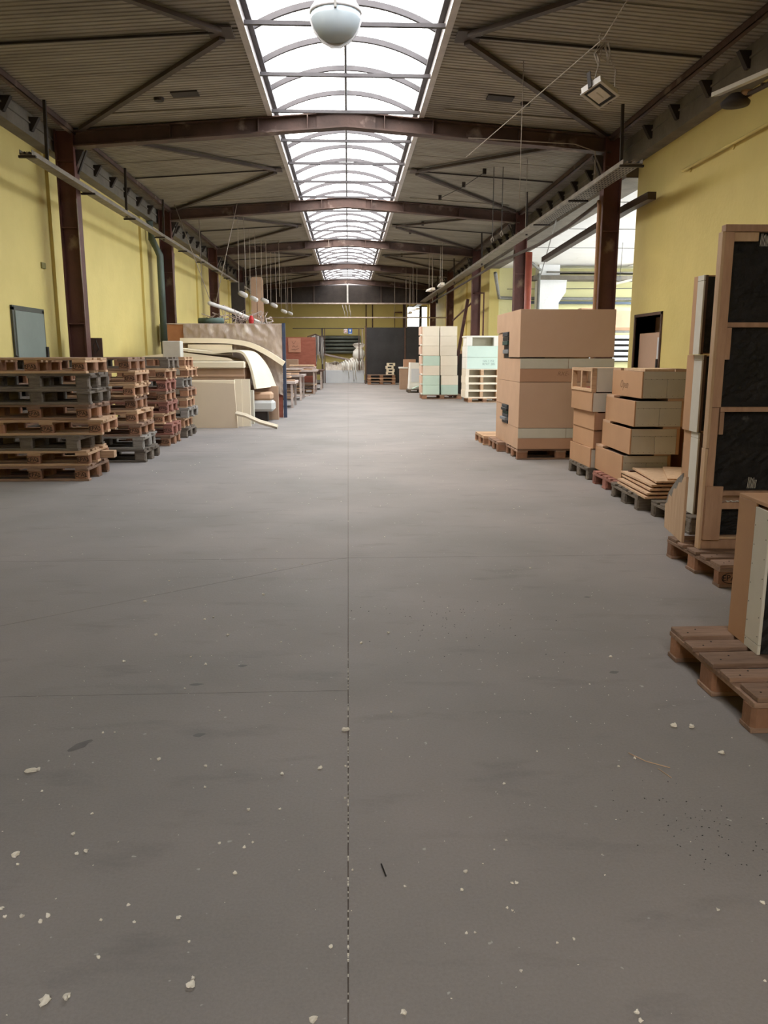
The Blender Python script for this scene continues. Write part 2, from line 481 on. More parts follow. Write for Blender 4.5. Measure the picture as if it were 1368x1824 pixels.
MB().box(4.4 + g_, 12.2, 10.6, 25.5, -0.0055, 0.0).build('slab', pm('pale_bounce_floor', (0.55, 0.52, 0.48), (0.48, 0.45, 0.42), scale=2), fl)  # unseen floor made pale to bounce light up to the adjoining ceiling

# ---- walls
wl = MB().box(XL - 0.25, XL, Y0, Y9, 0, 4.25).build('wall_left', M_yel); struct(wl, 'yellow painted side wall')
for yc in (11.35 + 1.1, 17.7, 24.0, 30.3, 36.6):      # shallow pilasters in the left wall near each column
    MB().box(XL, XL + 0.05, yc - 0.0, yc + 0.45, 0, 4.17).build('pilaster', M_yel, wl)
wr = MB()
wr.box(XR, XR + 0.3, Y0, 11.2, 0, 4.25).box(XR, XR + 0.3, 12.2, 12.47, 0, 4.25).box(XR, XR + 0.3, 11.2, 12.2, 1.86, 4.25)
wr.box(XR, XR + 0.3, 25.2, Y9, 0, 4.25)
wr = wr.build('wall_right', M_yel); struct(wr, 'yellow painted side wall with a doorway and a wide opening')
for yc in (29.8, 36.0):
    MB().box(XR - 0.05, XR, yc, yc + 0.45, 0, 4.17).build('pilaster', M_yel, wr)
wf = MB()
wf.box(-4.6, 3.2, Y9, Y9 + 0.25, 0, 4.75).box(4.25, 4.65, Y9, Y9 + 0.25, 0, 4.75).box(3.2, 4.25, Y9, Y9 + 0.25, 0, 2.75)
wf.box(3.2, 4.25, Y9, Y9 + 0.25, 3.9, 4.75)
wf = wf.build('wall_far', M_yel); struct(wf, 'yellow end wall of the hall')
wb = MB().box(-4.6, 4.65, Y0 - 0.25, Y0, 0, 5.0).build('wall_back', M_yel); struct(wb)

# ---- ceiling: light-tight roof with separate corrugated sheets under it
ce = MB()
for s in (-1, 1):
    ce.prism([(s * 1.08, zdeck(1.08) + 0.06), (s * 4.65, zdeck(4.65) + 0.06), (s * 4.65, zdeck(4.65) + 0.14), (s * 1.08, zdeck(1.08) + 0.14)], Y0, Y9 + 0.25, 'Y')
ce.box(-1.09, 1.09, Y0, -12.4, zdeck(1.08) + 0.06, zdeck(1.08) + 0.14)
ce.box(-1.09, 1.09, 41.05, Y9 + 0.25, zdeck(1.08) + 0.06, zdeck(1.08) + 0.14)
ce.box(-1.09, 1.09, -1.0, 6.15, zdeck(1.08) + 0.06, zdeck(1.08) + 0.14)
ce = ce.build('ceiling', M_deck); struct(ce, 'sooty corrugated steel roof deck')


def deck_sheet(s, x_in, x_out, w):
    """a corrugated sheet: ribs run across the hall, a lapped lip at one side"""
    mb = MB(); n = 12; p = w / n
    prof = []
    for k in range(n):
        y = k * p
        prof += [(y, 0.0), (y + p * 0.62, 0.0), (y + p * 0.72, 0.012), (y + p * 0.9, 0.012)]
    prof[0] = (0.0, 0.05); prof.insert(1, (0.012, 0.05)); prof.insert(2, (0.013, 0.0))
    prof.append((w - 0.001, 0.0))
    a = [mb.bm.verts.new((s * x_in, y, zdeck(x_in) + z)) for y, z in prof]
    b = [mb.bm.verts.new((s * x_out, y, zdeck(x_out) + z)) for y, z in prof]
    for i in range(len(prof) - 1):
        mb.bm.faces.new((a[i], a[i + 1], b[i + 1], b[i]))
    return mb.mesh('panel', M_deck)


for s in (-1, 1):
    me = deck_sheet(s, 1.08, 4.36, 1.05)
    for i in range(58):
        y = FR[0] - 2.1 + i * 1.05
        if y + 1.05 > Y9 + 0.1: break
        put('panel', me, ce, loc=(0, y, rnd.uniform(-0.003, 0.003)))
me = MB().grid(lambda u, v: (-1.08 + 2.16 * u, v * 1.05, zdeck(1.08) + (0.02 if int(v * 24) % 2 else 0.0)), 1, 24).mesh('panel', M_deck)
for y in [-1.0 + i * 1.02 for i in range(7)]:
    put('panel', me, ce, loc=(0, y, 0))
for i in range(3):
    put('panel', me, ce, loc=(0, 41.05 + i * 1.05, 0))
# bare pale seams and cut-outs in the deck near each frame
for s in (-1, 1):
    for y in FR[3:7]:
        x0, x1 = 1.35, 3.5
        MB().bar((s * x0, y - 0.55, zdeck(x0) - 0.012), (s * x1, y - 0.62, zdeck(x1) - 0.012), 0.05, 0.012).build(
            'seam_tape', pm('pale_seam', (0.34, 0.29, 0.22), (0.22, 0.19, 0.15), scale=5, rough=0.8), ce)
for s, x in ((-1, 2.05), (1, 2.0)):
    t = MB().box(-0.17, 0.17, -0.1, 0.1, -0.012, 0.004).build('hatch_plate', M_dark, ce, loc=(s * x, 11.12, zdeck(x) - 0.006))
    t.rotation_euler = (0, s * 0.07, 0)
    MB().lathe([(0.0, -0.03), (0.06, -0.03), (0.07, 0.01), (0.0, 0.012)], 14).build('vent_stub', M_dark, ce, loc=(s * (x + 0.36), 11.25, zdeck(x + 0.36) - 0.006))

# ---- fascia: concrete edge beams, steel eaves channels and brackets
for s, n in ((-1, 'left'), (1, 'right')):
    f = MB().box(*sorted((s * 4.16, s * 4.36)), Y0, Y9, 4.10 if s > 0 else 4.14, 4.50).build('fascia_beam', M_conc)
    struct(f, 'grey concrete edge beam above the %s wall' % n)
    MB().bar((s * 4.15, Y0, 4.30), (s * 4.15, Y9, 4.30), 0.02, 0.02).build('lip', M_conc, f)
    ch = MB()
    ch.box(*sorted((s * 3.84, s * 3.855)), Y0, Y9, 4.375, 4.45).box(*sorted((s * 3.84, s * 3.91)), Y0, Y9, 4.375, 4.387)
    ch.box(*sorted((s * 3.84, s * 3.95)), Y0, Y9, 4.437, 4.45)
    ch = ch.build('eaves_channel', M_beam); struct(ch, 'red-brown steel eaves channel along the %s side' % n)
    bm_ = MB().prism([(s * 4.03, 4.37), (s * 4.165, 4.37), (s * 4.165, 4.20), (s * 4.13, 4.20)], -0.035, 0.035, 'Y').mesh('bracket', M_dark)
    y = 7.0
    while y < 42:
        if min(abs(y - f2) for f2 in FR) > 0.4: put('bracket', bm_, f, loc=(0, y, 0))
        y += 0.9

o = MB().box(4.17, 4.65, 12.475, 25.195, 3.90, 4.5).build('fascia_beam', M_conc); struct(o, 'grey concrete lintel over the wide opening')
# ---- frames: columns, rafters
def column_mesh(w, z1):
    mb = MB()
    mb.box(0, 0.018, -0.10, 0.10, 0, z1).box(w - 0.018, w, -0.10, 0.10, 0, z1).box(0.018, w - 0.018, -0.03, -0.018, 0, z1)
    mb.box(-0.03, w + 0.03, -0.13, 0.13, 0, 0.02)
    return mb.mesh('column', M_rust)


cm = column_mesh(0.26, 4.42)
stiff = MB().box(0.02, 0.24, -0.1, 0.0, 0, 0.014).mesh('stiffener', M_rust)
for i, y in enumerate(FR):
    for s, x in ((-1, -4.12), (1, 3.77)):
        if y > 37 and s > 0: pass
        o = put('column', cm, loc=(x, y, 0)); struct(o, 'red oxide painted steel column')
        for z in (1.75, 3.1, 4.0): put('stiffener', stiff, o, loc=(0, 0, z))
        # knee plate and diagonal stay at the rafter
        xi = 0.26 if s < 0 else 0.0
        d = 1 if s < 0 else -1
        MB().prism([(xi, 3.95), (xi, 4.18), (xi + d * 0.12, 4.18)], -0.012, 0.0, 'Y').build('knee_plate', M_dark, o)
        MB().bar((xi, 0.05, 3.86), (xi + d * 0.14, 0.05, 4.18), 0.05, 0.02).build('knee_stay', M_dark, o)
    b = MB()
    for s in (-1, 1):
        def poly(t0, t1):
            return [(0, 4.505 + t0), (s * 3.86, 4.505 - 0.0785 * 3.86 + t0), (s * 3.86, 4.505 - 0.0785 * 3.86 + t1), (0, 4.505 + t1)]
        b.prism(poly(0, 0.02), y - 0.09, y + 0.09, 'Y')
        b.prism(poly(0.02, 0.20), y - 0.006, y + 0.008, 'Y')
        b.prism(poly(0.20, 0.215), y - 0.09, y + 0.09, 'Y')
    b = b.build('roof_beam', M_beam); struct(b, 'red-brown steel rafter spanning the hall')
    for s in (-1, 1):
        for x in (0.55, 1.25, 2.5):
            zz = 4.505 - 0.0785 * x
            MB().box(s * x - 0.006, s * x + 0.006, y - 0.085, y, zz + 0.02, zz + 0.2).build('stiffener', M_beam, b)
    MB().prism([(-0.42, 4.492), (0, 4.527), (0.42, 4.492), (0.42, 4.67), (0, 4.703), (-0.42, 4.67)], y - 0.03, y - 0.0065, 'Y').build('ridge_plate', M_beam, b)

# ---- roof bracing
for i in range(2, len(FR)):
    a, c = FR[i - 1], FR[i]
    for s in (-1, 1):
        ym = (a + c) / 2
        xn = s * 1.3
        o = MB().bar((xn, ym + 0.1, zdeck(1.3) - 0.05), (s * 3.72, c - 0.12, zdeck(3.72) - 0.04), 0.075, 0.045)
        o = o.build('roof_brace', M_brace); struct(o, 'diagonal steel roof brace')
        MB().bar((xn, ym - 0.1, zdeck(1.3) - 0.05), (s * 3.72, a + 0.12, zdeck(3.72) - 0.04), 0.075, 0.045).build('brace_arm', M_brace, o)
        MB().box(xn - 0.13, xn + 0.13, ym - 0.16, ym + 0.16, zdeck(1.3) - 0.035, zdeck(1.3) - 0.02).build('gusset', M_brace, o)
        MB().bar((s * 1.35, ym, zdeck(1.3) - 0.03), (s * 3.8, ym - 0.05, zdeck(3.8) - 0.03), 0.022, 0.022).build('rod', M_dark, o)

# ---- skylight
YA, YB = 6.2, 41.0
sk = MB()
for s in (-1, 1):
    sk.box(*sorted((s * 1.045, s * 1.10)), YA, YB, 4.66, 4.90)
sk.box(-1.1, 1.1, YA - 0.05, YA, 4.66, 5.05).box(-1.1, 1.1, YB, YB + 0.05, 4.66, 5.05)
sk = sk.build('window_1', M_curbd); struct(sk, 'long barrel rooflight along the ridge')
for s in (-1, 1):
    MB().box(*sorted((s * 1.04, s * 1.115)), YA, YB, 4.635, 4.668).build('curb_edge', M_curb, sk)
    MB().box(*sorted((s * 0.985, s * 1.045)), YA, YB, 4.76, 4.80).build('curb_rail', M_arch, sk)
RZ = 4.80; RISE = 0.26; HW = 1.0
RAD = (HW * HW + RISE * RISE) / (2 * RISE); CZ = RZ + RISE - RAD
A0 = math.asin(HW / RAD)


def arcpt(t, r=RAD, y=0):
    a = -A0 + 2 * A0 * t
    return (r * math.sin(a), y, CZ + r * math.cos(a))


mb = MB(); n = 18; W2 = 0.022
sec = [(-W2, -0.03), (W2, -0.03), (W2, 0.03), (-W2, 0.03)]
rings = []
for i in range(n + 1):
    rings.append([mb.bm.verts.new(arcpt(i / n, RAD + dz, dy)) for dy, dz in sec])
for i in range(n):
    for k in range(4):
        mb.bm.faces.new((rings[i][k], rings[i][(k + 1) % 4], rings[i + 1][(k + 1) % 4], rings[i + 1][k]))
mb.bm.faces.new(rings[0]); mb.bm.faces.new(rings[-1])
arch = mb.mesh('glazing_arch', M_arch)
pane = MB().grid(lambda u, v: arcpt(u, RAD + 0.04, v * 1.02), 16, 1).mesh('pane', M_pane, True)
tie = MB().box(-1.04, 1.04, -0.022, 0.022, -0.02, 0.02).mesh('tie_bar', M_arch)
k = 0
y = 12.62 - 1.02 * 6
while y < YB - 0.1:
    put('glazing_arch', arch, sk, loc=(0, y, 0)); y += 1.02
y = 12.62 - 1.02 * 6 - 0.5
while y < YB + 0.3:
    put('pane', pane, sk, loc=(0, y, 0)); y += 1.02
for i in range(6):
    for q in (-3.28, -1.75, -0.25, 1.3, 2.83) if i < 1 else (1.3, 2.83, 4.35, 5.9):
        yy = 12.35 + q if i < 1 else 12.35 + 6.3 * (i - 1) + q
        if YA < yy < YB: put('tie_bar', tie, sk, loc=(0, yy, 4.655))
MB().tube([(0.0, YA, 4.70), (0.0, YB, 4.70)], 0.017, 6).build('ridge_conduit', M_arch, sk)

YC, YD = -12.35, -1.05  # unseen rooflight behind the camera, added as fill for faces turned this way
s2 = MB()
for s in (-1, 1):
    s2.box(*sorted((s * 1.045, s * 1.10)), YC, YD, 4.66, 4.90)
s2.box(-1.1, 1.1, YC - 0.05, YC, 4.66, 5.05).box(-1.1, 1.1, YD, YD + 0.05, 4.66, 5.05)
s2 = s2.build('window_8', M_curbd); struct(s2, 'unseen second barrel rooflight added behind the camera as fill light')
for i in range(11):
    put('glazing_arch', arch, s2, loc=(0, YC + 0.55 + i * 1.02, 0)); put('pane', pane, s2, loc=(0, YC + 0.04 + i * 1.02, 0))

# ---- adjoining white hall seen through the right-hand opening
ah = MB().box(4.65, 12.3, 25.3, 25.55, 0, 4.1).build('wall_adjoining', M_yelp); struct(ah, 'pale yellow wall of the adjoining hall')
c2_ = MB().box(4.65, 8.4, 10.6, 25.5, 3.93, 4.1).box(11.5, 12.3, 10.6, 25.5, 3.93, 4.1).box(8.4, 11.5, 10.6, 11.2, 3.93, 4.1).box(8.4, 11.5, 24.4, 25.5, 3.93, 4.1).build('ceiling_adjoining', M_white); struct(c2_, 'white ceiling of the adjoining hall')
for yy in (14.5, 17.5, 20.5):
    MB().bar((4.66, yy, 3.92), (8.4, yy, 3.92), 0.012, 0.012).build('ceiling_joint', M_pipeg, c2_)
w_ = MB().box(8.35, 8.4, 11.2, 24.4, 3.9, 4.3).box(11.5, 11.55, 11.2, 24.4, 3.9, 4.3).build('window_9', M_white); struct(w_, 'unseen rooflight added to brighten the adjoining hall')  # out of view, put in to brighten the adjoining ceiling
MB().box(8.4, 11.5, 11.2, 24.4, 4.15, 4.155).build('pane', M_glass, w_)
w3 = MB().box(4.65, 12.3, 10.35, 10.6, 0, 4.1).build('wall_adjoining_near', M_white); struct(w3)
w4 = MB().box(12.0, 12.3, 10.6, 25.3, 0, 1.1).box(12.0, 12.3, 10.6, 25.3, 3.7, 4.1)
for yy in (10.6, 12.8, 15.6, 18.4, 21.2, 24.0):
    w4.box(12.0, 12.3, yy, yy + 0.2 if yy < 24 else 25.3, 1.1, 3.7)
w4 = w4.build('wall_adjoining_right', M_white); struct(w4)
for i, yy in enumerate((10.8, 13.0, 15.8, 18.6, 21.4)):
    w_ = MB().box(12.1, 12.16, yy, yy + 0.06, 1.1, 3.7)
    w_ = w_.build('window_%d' % (i + 2), M_white); struct(w_)
    MB().box(12.12, 12.125, yy, (12.8, 15.6, 18.4, 21.2, 24.0)[i], 1.1, 3.7).build('pane', M_glass, w_)
wc = MB().box(5.68, 6.30, 24.35, 24.85, 0, 3.93).prism([(6.30, 3.5), (6.52, 3.5), (6.50, 3.15), (6.30, 2.85)], 24.35, 24.85, 'Y')
wc = wc.build('column', M_white); struct(wc, 'white plastered concrete column with a bracket top')
o = MB().box(5.5, 12.0, 24.2, 24.9, 3.50, 3.62).build('lintel_beam', M_conc); struct(o, 'grey lintel on the white column')
MB().box(5.9, 12.0, 24.3, 24.8, 3.70, 3.74).build('lip', M_conc, o)

# far right window
wn = MB().box(3.2, 4.25, Y9 + 0.05, Y9 + 0.1, 2.75, 2.82).box(3.2, 4.25, Y9 + 0.05, Y9 + 0.1, 3.83, 3.9).box(3.83, 3.97, Y9 + 0.03, Y9 + 0.1, 2.82, 3.83)
wn.box(3.2, 4.25, Y9 + 0.05, Y9 + 0.08, 3.30, 3.33)
wn = wn.build('window_7', M_dark); struct(wn, 'small bright window high in the end wall')
MB().box(3.2, 4.25, Y9 + 0.085, Y9 + 0.09, 2.75, 3.9).build('pane', M_glass, wn)

# gable truss and far pipework
YG = 38.3
gb = MB().box(-4.2, 4.2, YG - 0.1, YG - 0.02, 3.68, 4.46).build('gable_panel', M_dark); struct(gb, 'dark gable boarding over the end wall')
for x in (-3.1, -1.55, 1.55, 3.1):
    MB().box(x - 0.03, x + 0.03, YG - 0.16, YG - 0.1, 3.68, 4.46).build('gable_post', M_brace, gb)
o = MB().box(-4.15, 4.15, YG - 0.3, YG - 0.2, 3.62, 3.68).build('gable_rail', M_dust); struct(o, 'pale dusty rail across the gable')
MB().box(-0.035, 0.035, YG - 0.3, YG - 0.2, 3.68, 4.50).build('gable_hanger', M_lampw, o)

# doors
d = MB().box(XL, XL + 0.045, 10.86, 11.84, 0.0, 1.875, 0.005).build('door_1', M_doorg); struct(d, 'grey-green metal door in the left wall')
MB().box(XL + 0.002, XL + 0.03, 10.80, 10.86, 0, 1.92).box(XL + 0.002, XL + 0.03, 11.84, 11.90, 0, 1.92).box(XL + 0.002, XL + 0.03, 10.80, 11.90, 1.88, 1.94).build('door_frame', pm('frame_dark', (0.10, 0.10, 0.08), rough=0.6), d)
MB().tube([(XL + 0.05, 10.74, 1.30), (XL + 0.10, 10.76, 1.25), (XL + 0.10, 10.82, 1.18), (XL + 0.05, 10.84, 1.16)], 0.012, 6).build('handle', M_dark, d)
MB().box(XL + 0.045, XL + 0.07, 11.82, 11.88, 1.25, 1.42).build('hinge', M_dark, d)
d = MB().box(XR - 0.02, XR + 0.3, 11.16, 11.2, 0, 1.9).box(XR - 0.02, XR + 0.3, 12.2, 12.24, 0, 1.9).box(XR - 0.02, XR + 0.3, 11.16, 12.24, 1.86, 1.9)
d = d.build('door_2', M_dbr); struct(d, 'dark doorway in the right wall with brown boards inside')
MB().box(XR + 0.3, XR + 0.34, 11.0, 12.4, 0, 2.0).build('back_board', M_card, d)
MB().box(XR + 0.05, XR + 0.09, 11.3, 12.15, 0, 1.62).build('board', M_mdfb, d)
MB().box(XR + 0.02, XR + 0.04, 11.22, 11.36, 0.9, 1.55).build('paper', M_wbox, d)
MB().box(XR - 0.035, XR - 0.01, 11.2, 11.25, 1.05, 1.25, 0.004).build('handle', M_dark, d)

# ============================================================ PALLETS
HP = 0.144
PALM = {}


def pallet_meshes(key, deck, block, L, Wd, H):
    if (key, L, Wd, H) in PALM: return PALM[(key, L, Wd, H)]
    k = H / 0.144; t = 0.022 * k; bh = H - 3 * t
    wide, nar = 0.138 * Wd / 0.8, 0.092 * Wd / 0.8
    bl = 0.145 * L / 1.2
    d = dict(
        dw=MB().box(-L / 2, L / 2, -wide / 2, wide / 2, 0, t, 0.003).mesh('deck_board', deck),
        dn=MB().box(-L / 2, L / 2, -nar / 2, nar / 2, 0, t, 0.003).mesh('deck_board', deck),
        st=MB().box(-bl / 2, bl / 2, -Wd / 2, Wd / 2, 0, t, 0.002).mesh('stringer_board', deck),
        bn=MB().box(-L / 2, L / 2, -nar / 2, nar / 2, 0, t, 0.003).mesh('bottom_board', deck),
        bw=MB().box(-L / 2, L / 2, -wide / 2, wide / 2, 0, t, 0.003).mesh('bottom_board', deck),
        k1=MB().prism(_round(bl, nar), 0, bh, 'Z').mesh('block', block),
        k2=MB().prism(_round(bl, wide), 0, bh, 'Z').mesh('block', block))
    PALM[(key, L, Wd, H)] = (d, t, bh, wide, nar, bl)
    return PALM[(key, L, Wd, H)]


def _round(a, b, r=0.014):
    a, b = a / 2, b / 2
    return [(-a + r, -b), (a - r, -b), (a, -b + r), (a, b - r), (a - r, b), (-a + r, b), (-a, b - r), (-a, -b + r)]


PK = {'brown': (M_pal, M_palb), 'grey': (M_palg, M_palg), 'silver': (M_pals, M_pals), 'red': (M_palr, M_palr), 'light': (M_pall, M_palb)}


def pallet(label, loc, rz=0.0, kind='brown', L=1.12, Wd=0.745, H=HP, group=None, jit=0.004, stamp=0, name='pallet', nails=False):
    """nine-block pallet: long side along local x"""
    deck, block = PK[kind]
    d, t, bh, wide, nar, bl = pallet_meshes(kind, deck, block, L, Wd, H)
    o = thing(name, label, 'pallet', loc, rz, group)
    ys = [-(Wd - nar) / 2, 0, (Wd - nar) / 2]
    xs = [-(L - bl) / 2, 0, (L - bl) / 2]
    yd = [-(Wd - wide) / 2, -(Wd - wide) / 4 - 0.002, 0, (Wd - wide) / 4 + 0.002, (Wd - wide) / 2]
    front = []
    for i, y in enumerate(ys):
        put('bottom_board', d['bw' if i == 1 else 'bn'], o, loc=(rnd.uniform(-jit, jit), y, 0))
        for x in xs:
            b = put('block', d['k2' if i == 1 else 'k1'], o, loc=(x + rnd.uniform(-jit, jit), y, t))
            if i == 0: front.append(b)
    for x in xs: put('stringer_board', d['st'], o, loc=(x, rnd.uniform(-jit, jit), t + bh))
    for i, y in enumerate(yd):
        put('deck_board', d['dn' if i in (1, 3) else 'dw'], o, loc=(rnd.uniform(-jit * 2, jit * 2), y, 2 * t + bh))
    if nails:
        nm_ = MB()
        for x in xs:
            for y in yd:
                for q in (-0.025, 0.025):
                    nm_.lathe([(0.004, 0), (0.004, 0.0012)], 6, (x + q, y + q * 0.8, H + 0.0002))
        nm_.build('nail_heads', M_ink, o, kind='stuff')
    if stamp:
        for b in front[-stamp:]:
            writing('EPAL', 0.052 * H / 0.144, b, (0, -nar / 2 - 0.001, bh * 0.5), (R(90), 0, 0), name='stamp')
            oval(b, 0, -nar / 2 - 0.0012, bh * 0.5, 0.056, 0.033)
    return o


OVAL = {}


def oval(parent, x, y, z, a, b):
    if 'm' not in OVAL:
        mb = MB(); n = 28; A = []; B = []
        for k in range(n):
            c, s = math.cos(2 * math.pi * k / n), math.sin(2 * math.pi * k / n)
            A.append(mb.bm.verts.new((a * c, 0, b * s))); B.append(mb.bm.verts.new(((a - 0.004) * c, 0, (b - 0.004) * s)))
        for k in range(n):
            mb.bm.faces.new((A[k], A[(k + 1) % n], B[(k + 1) % n], B[k]))
        OVAL['m'] = mb.mesh('stamp_ring', M_ink)
    return put('stamp_ring', OVAL['m'], parent, loc=(x, y, z))


ORD = ['bottom', 'second', 'third', 'fourth', 'fifth', 'sixth', 'seventh', 'top']
HS = 0.1595
# (front right corner x, front y, yaw, per-pallet x jitter, y jitter, kinds from the bottom)
STACKS = [
    ('nearest stack at the left', -2.735, 8.44, 0.02,
     [0.0, 0.0, -0.06, 0.12, 0.03, 0.05, 0.04, 0.03], [0, 0.02, 0.07, 0.10, 0.12, 0.12, 0.13, 0.12],
     [0.00, 0.02, -0.05, 0.05, -0.02, 0.01, 0.02, 0.0], ['brown', 'light', 'grey', 'light', 'brown', 'grey', 'grey', 'light']),
    ('second stack at the left', -2.53, 9.93, 0.0,
     [0.02, -0.01, -0.03, -0.05, -0.10, -0.08, -0.07, -0.12], [0, 0.03, 0.05, 0.08, 0.1, 0.1, 0.1, 0.12],
     [0, 0.03, 0.0, -0.02, 0.04, 0.0, 0.01, -0.03], ['grey', 'silver', 'brown', 'light', 'brown', 'light', 'light', 'brown']),
    ('third stack at the left', -2.60, 11.74, 0.0,
     [0.0, 0.02, -0.06, -0.02, -0.04, -0.03, -0.02, 0.02], [0, 0.02, 0.03, 0.05, 0.06, 0.06, 0.06, 0.08],
     [0, 0.04, -0.03, 0.0, 0.02, 0.0, -0.02, 0.0], ['brown', 'red', 'light', 'red', 'brown', 'red', 'light', 'grey']),
    ('rearmost stack at the left', -2.58, 12.92, 0.0,
     [0.0, -0.05, 0.04, 0.0, 0.03, -0.03, 0.05, 0.0], [0, 0.02, 0.03, 0.02, 0.06, 0.04, 0.06, 0.08],
     [0, 0.02, -0.03, 0.03, 0.0, 0.0, -0.02, 0.02], ['grey', 'light', 'silver', 'light', 'brown', 'silver', 'light', 'light']),
]
KN = {'brown': 'brown wooden pallet', 'light': 'pale orange wooden pallet', 'grey': 'dark weathered wooden pallet',
      'silver': 'silvery grey wooden pallet', 'red': 'red-stained wooden pallet'}
L_ = 1.12
Hx = -1.5
for si, (nm, cx, cy, yaw, jx, jy, jr, kinds) in enumerate(STACKS):
    for i in range(8):
        lab = '%s, %s of the %s' % (KN[kinds[i]], ('at the ' + ORD[i]) if i in (0, 7) else ORD[i] + ' up', nm)
        pallet(lab, (cx + jx[i] - L_ / 2, cy + jy[i] * 0.5 + 0.745 / 2, i * HS), jr[i], kinds[i], H=HS - 0.0005,
               group='pallets in the ' + nm, stamp=2 if (si < 3 and kinds[i] in ('light', 'brown', 'red')) else 0, jit=0.012)
# pallets added behind the left stacks to block light coming through their openings
for q, (yy, nm) in enumerate(((9.80, 'first'), (10.95, 'second'))):
    for i in range(8):
        pallet('%s of the %s stack added lengthwise against the left wall to block light' % (('dark pallet at the ' + ORD[i]) if i in (0, 7) else ('dark pallet ' + ORD[i] + ' up'), nm), (-4.062, yy + 0.01 * (i % 3), i * HS), R(90), 'grey' if i % 3 else 'brown', Wd=0.56, H=HS - 0.0005,
               group='added light-blocking pallets against the left wall, %s stack' % nm, jit=0.01)
# loose block sticking out of the nearest stack
tag(MB().box(-0.07, 0.10, -0.05, 0.05, 0, 0.078, 0.004).build('wood_block', M_pall, loc=(-2.70, 8.985, HS + 0.022 * HS / 0.144 + 0.001)),
    'pale loose wooden block poking out of the nearest pallet stack', 'block')

# ---- right-hand row of pallets on the floor
pallet('brown pallet under the near fibreboard box, at the right edge', (1.40 + 0.56, 2.905, 0), 0.0, 'brown', H=0.135, group='pallets under goods on the right', jit=0.006, nails=True)
pallet('orange-brown pallet under the tall framed panel', (2.09 + 0.56, 4.665, 0), 0.01, 'brown', H=0.135, group='pallets under goods on the right', stamp=3, nails=True)
pallet('weathered grey pallet under the tall narrow boxes', (2.50 + 0.56, 6.03, 0), 0.02, 'grey', H=0.13, group='pallets under goods on the right')
pallet('weathered grey pallet under the loose boards', (2.46 + 0.56, 6.95, 0), -0.02, 'grey', H=0.13, group='pallets under goods on the right')
pallet('red-stained pallet under the stack of plasterboard-fronted boxes', (2.52 + 0.56, 7.72, 0), 0.0, 'red', H=0.13, group='pallets under goods on the right')
pallet('dark brown pallet under the column of small boxes', (2.53 + 0.56, 8.66, 0), 0.0, 'grey', H=0.13, group='pallets under goods on the right')
pallet('orange-brown pallet under the front of the big stepped boxes', (2.13 + 0.56, 10.36, 0), 0.0, 'brown', H=0.134, group='pallets under goods on the right')
pallet('orange-brown pallet under the back of the big stepped boxes', (2.04 + 0.56, 11.22, 0), 0.0, 'brown', H=0.134, group='pallets under goods on the right')
pallet('empty pale pallet behind the big stepped boxes', (1.98 + 0.56, 12.05, 0), 0.01, 'light', H=0.134, group='pallets under goods on the right')

# ============================================================ RIGHT-HAND GOODS
# ---- four big stepped (L-shaped) boxes
X0, X1, YN, YF = 2.13, 3.31, 9.98, 11.5


def stepped(name, label, poly, z_front, strips, mat_front):
    t = thing(name, label, 'box', ((X0 + X1) / 2, YN, poly[0][1]), 0, 'big stepped fibreboard boxes')
    ox, oy, oz = t.location
    P = [(a - oy, b - oz) for a, b in poly]
    MB().prism(P, X0 - ox + 0.012, X1 - ox - 0.012, 'X').build('body', M_mdfb, t)
    MB().prism(P, X0 - ox, X0 - ox + 0.0115, 'X').build('end_panel', M_mdfp, t)
    MB().prism(P, X1 - ox - 0.0115, X1 - ox, 'X').build('end_panel', M_mdfp, t)
    for (xa, xb, za, zb, m, nme) in strips:
        MB().box(xa - ox, xb - ox, YN - oy - 0.012, YN - oy - 0.0005, za - oz, zb - oz, 0.0015).build(nme, m, t)
    return t


stepped('stepped_box', 'big fibreboard box at the bottom of the stepped stack, cream strip above its brown front',
        [(9.98, .136), (11.5, .136), (11.5, .645), (11.06, .645), (11.06, .398), (9.98, .398)], 0,
        [(X0, X1, .137, .272, M_mdfr, 'front_panel'), (X0, 2.735, .274, .397, M_gyp, 'plasterboard_strip'), (2.741, X1, .274, .397, M_gyp, 'plasterboard_strip')], None)
stepped('stepped_box', 'big brown fibreboard box second from the bottom of the stepped stack',
        [(9.98, .402), (10.62, .402), (10.62, .652), (11.5, .652), (11.5, .970), (9.98, .970)], 0,
        [(X0, X1, .403, .969, M_mdfb, 'front_panel')], None)
b3 = stepped('stepped_box', 'big fibreboard box third from the bottom of the stepped stack, split cream strip on top',
        [(9.98, .974), (11.5, .974), (11.5, 1.600), (11.06, 1.600), (11.06, 1.262), (9.98, 1.262)], 0,
        [(X0, 2.99, .975, 1.136, M_mdfr, 'front_panel'), (2.993, X1, .975, 1.136, M_mdfb, 'front_panel'),
         (X0, 2.730, 1.138, 1.261, M_gyp, 'plasterboard_strip'), (2.737, X1, 1.138, 1.261, M_gyp, 'plasterboard_strip')], None)
writing('RXE-', 0.07, b3, (-0.05, -0.0135, 1.075 - .974), (R(90), 0, 0), mat=pm('faint_ink', (0.30, 0.16, 0.10), rough=0.8), shear=0.3)
X0, X1 = 2.118, 3.30
stepped('stepped_box', 'big brown fibreboard box on top of the stepped stack',
        [(9.98, 1.276), (10.65, 1.276), (10.65, 1.606), (11.55, 1.606), (11.55, 1.856), (9.98, 1.856)], 0,
        [(X0, X1, 1.277, 1.855, M_mdfb, 'front_panel')], None)
padm = [pm('pad_black', (0.012, 0.012, 0.013), rough=0.5), pm('pad_grey', (0.22, 0.23, 0.24), rough=0.6), pm('pad_green', (0.03, 0.07, 0.055), rough=0.6),
        pm('pad_dark_grey', (0.045, 0.048, 0.055), rough=0.6)]
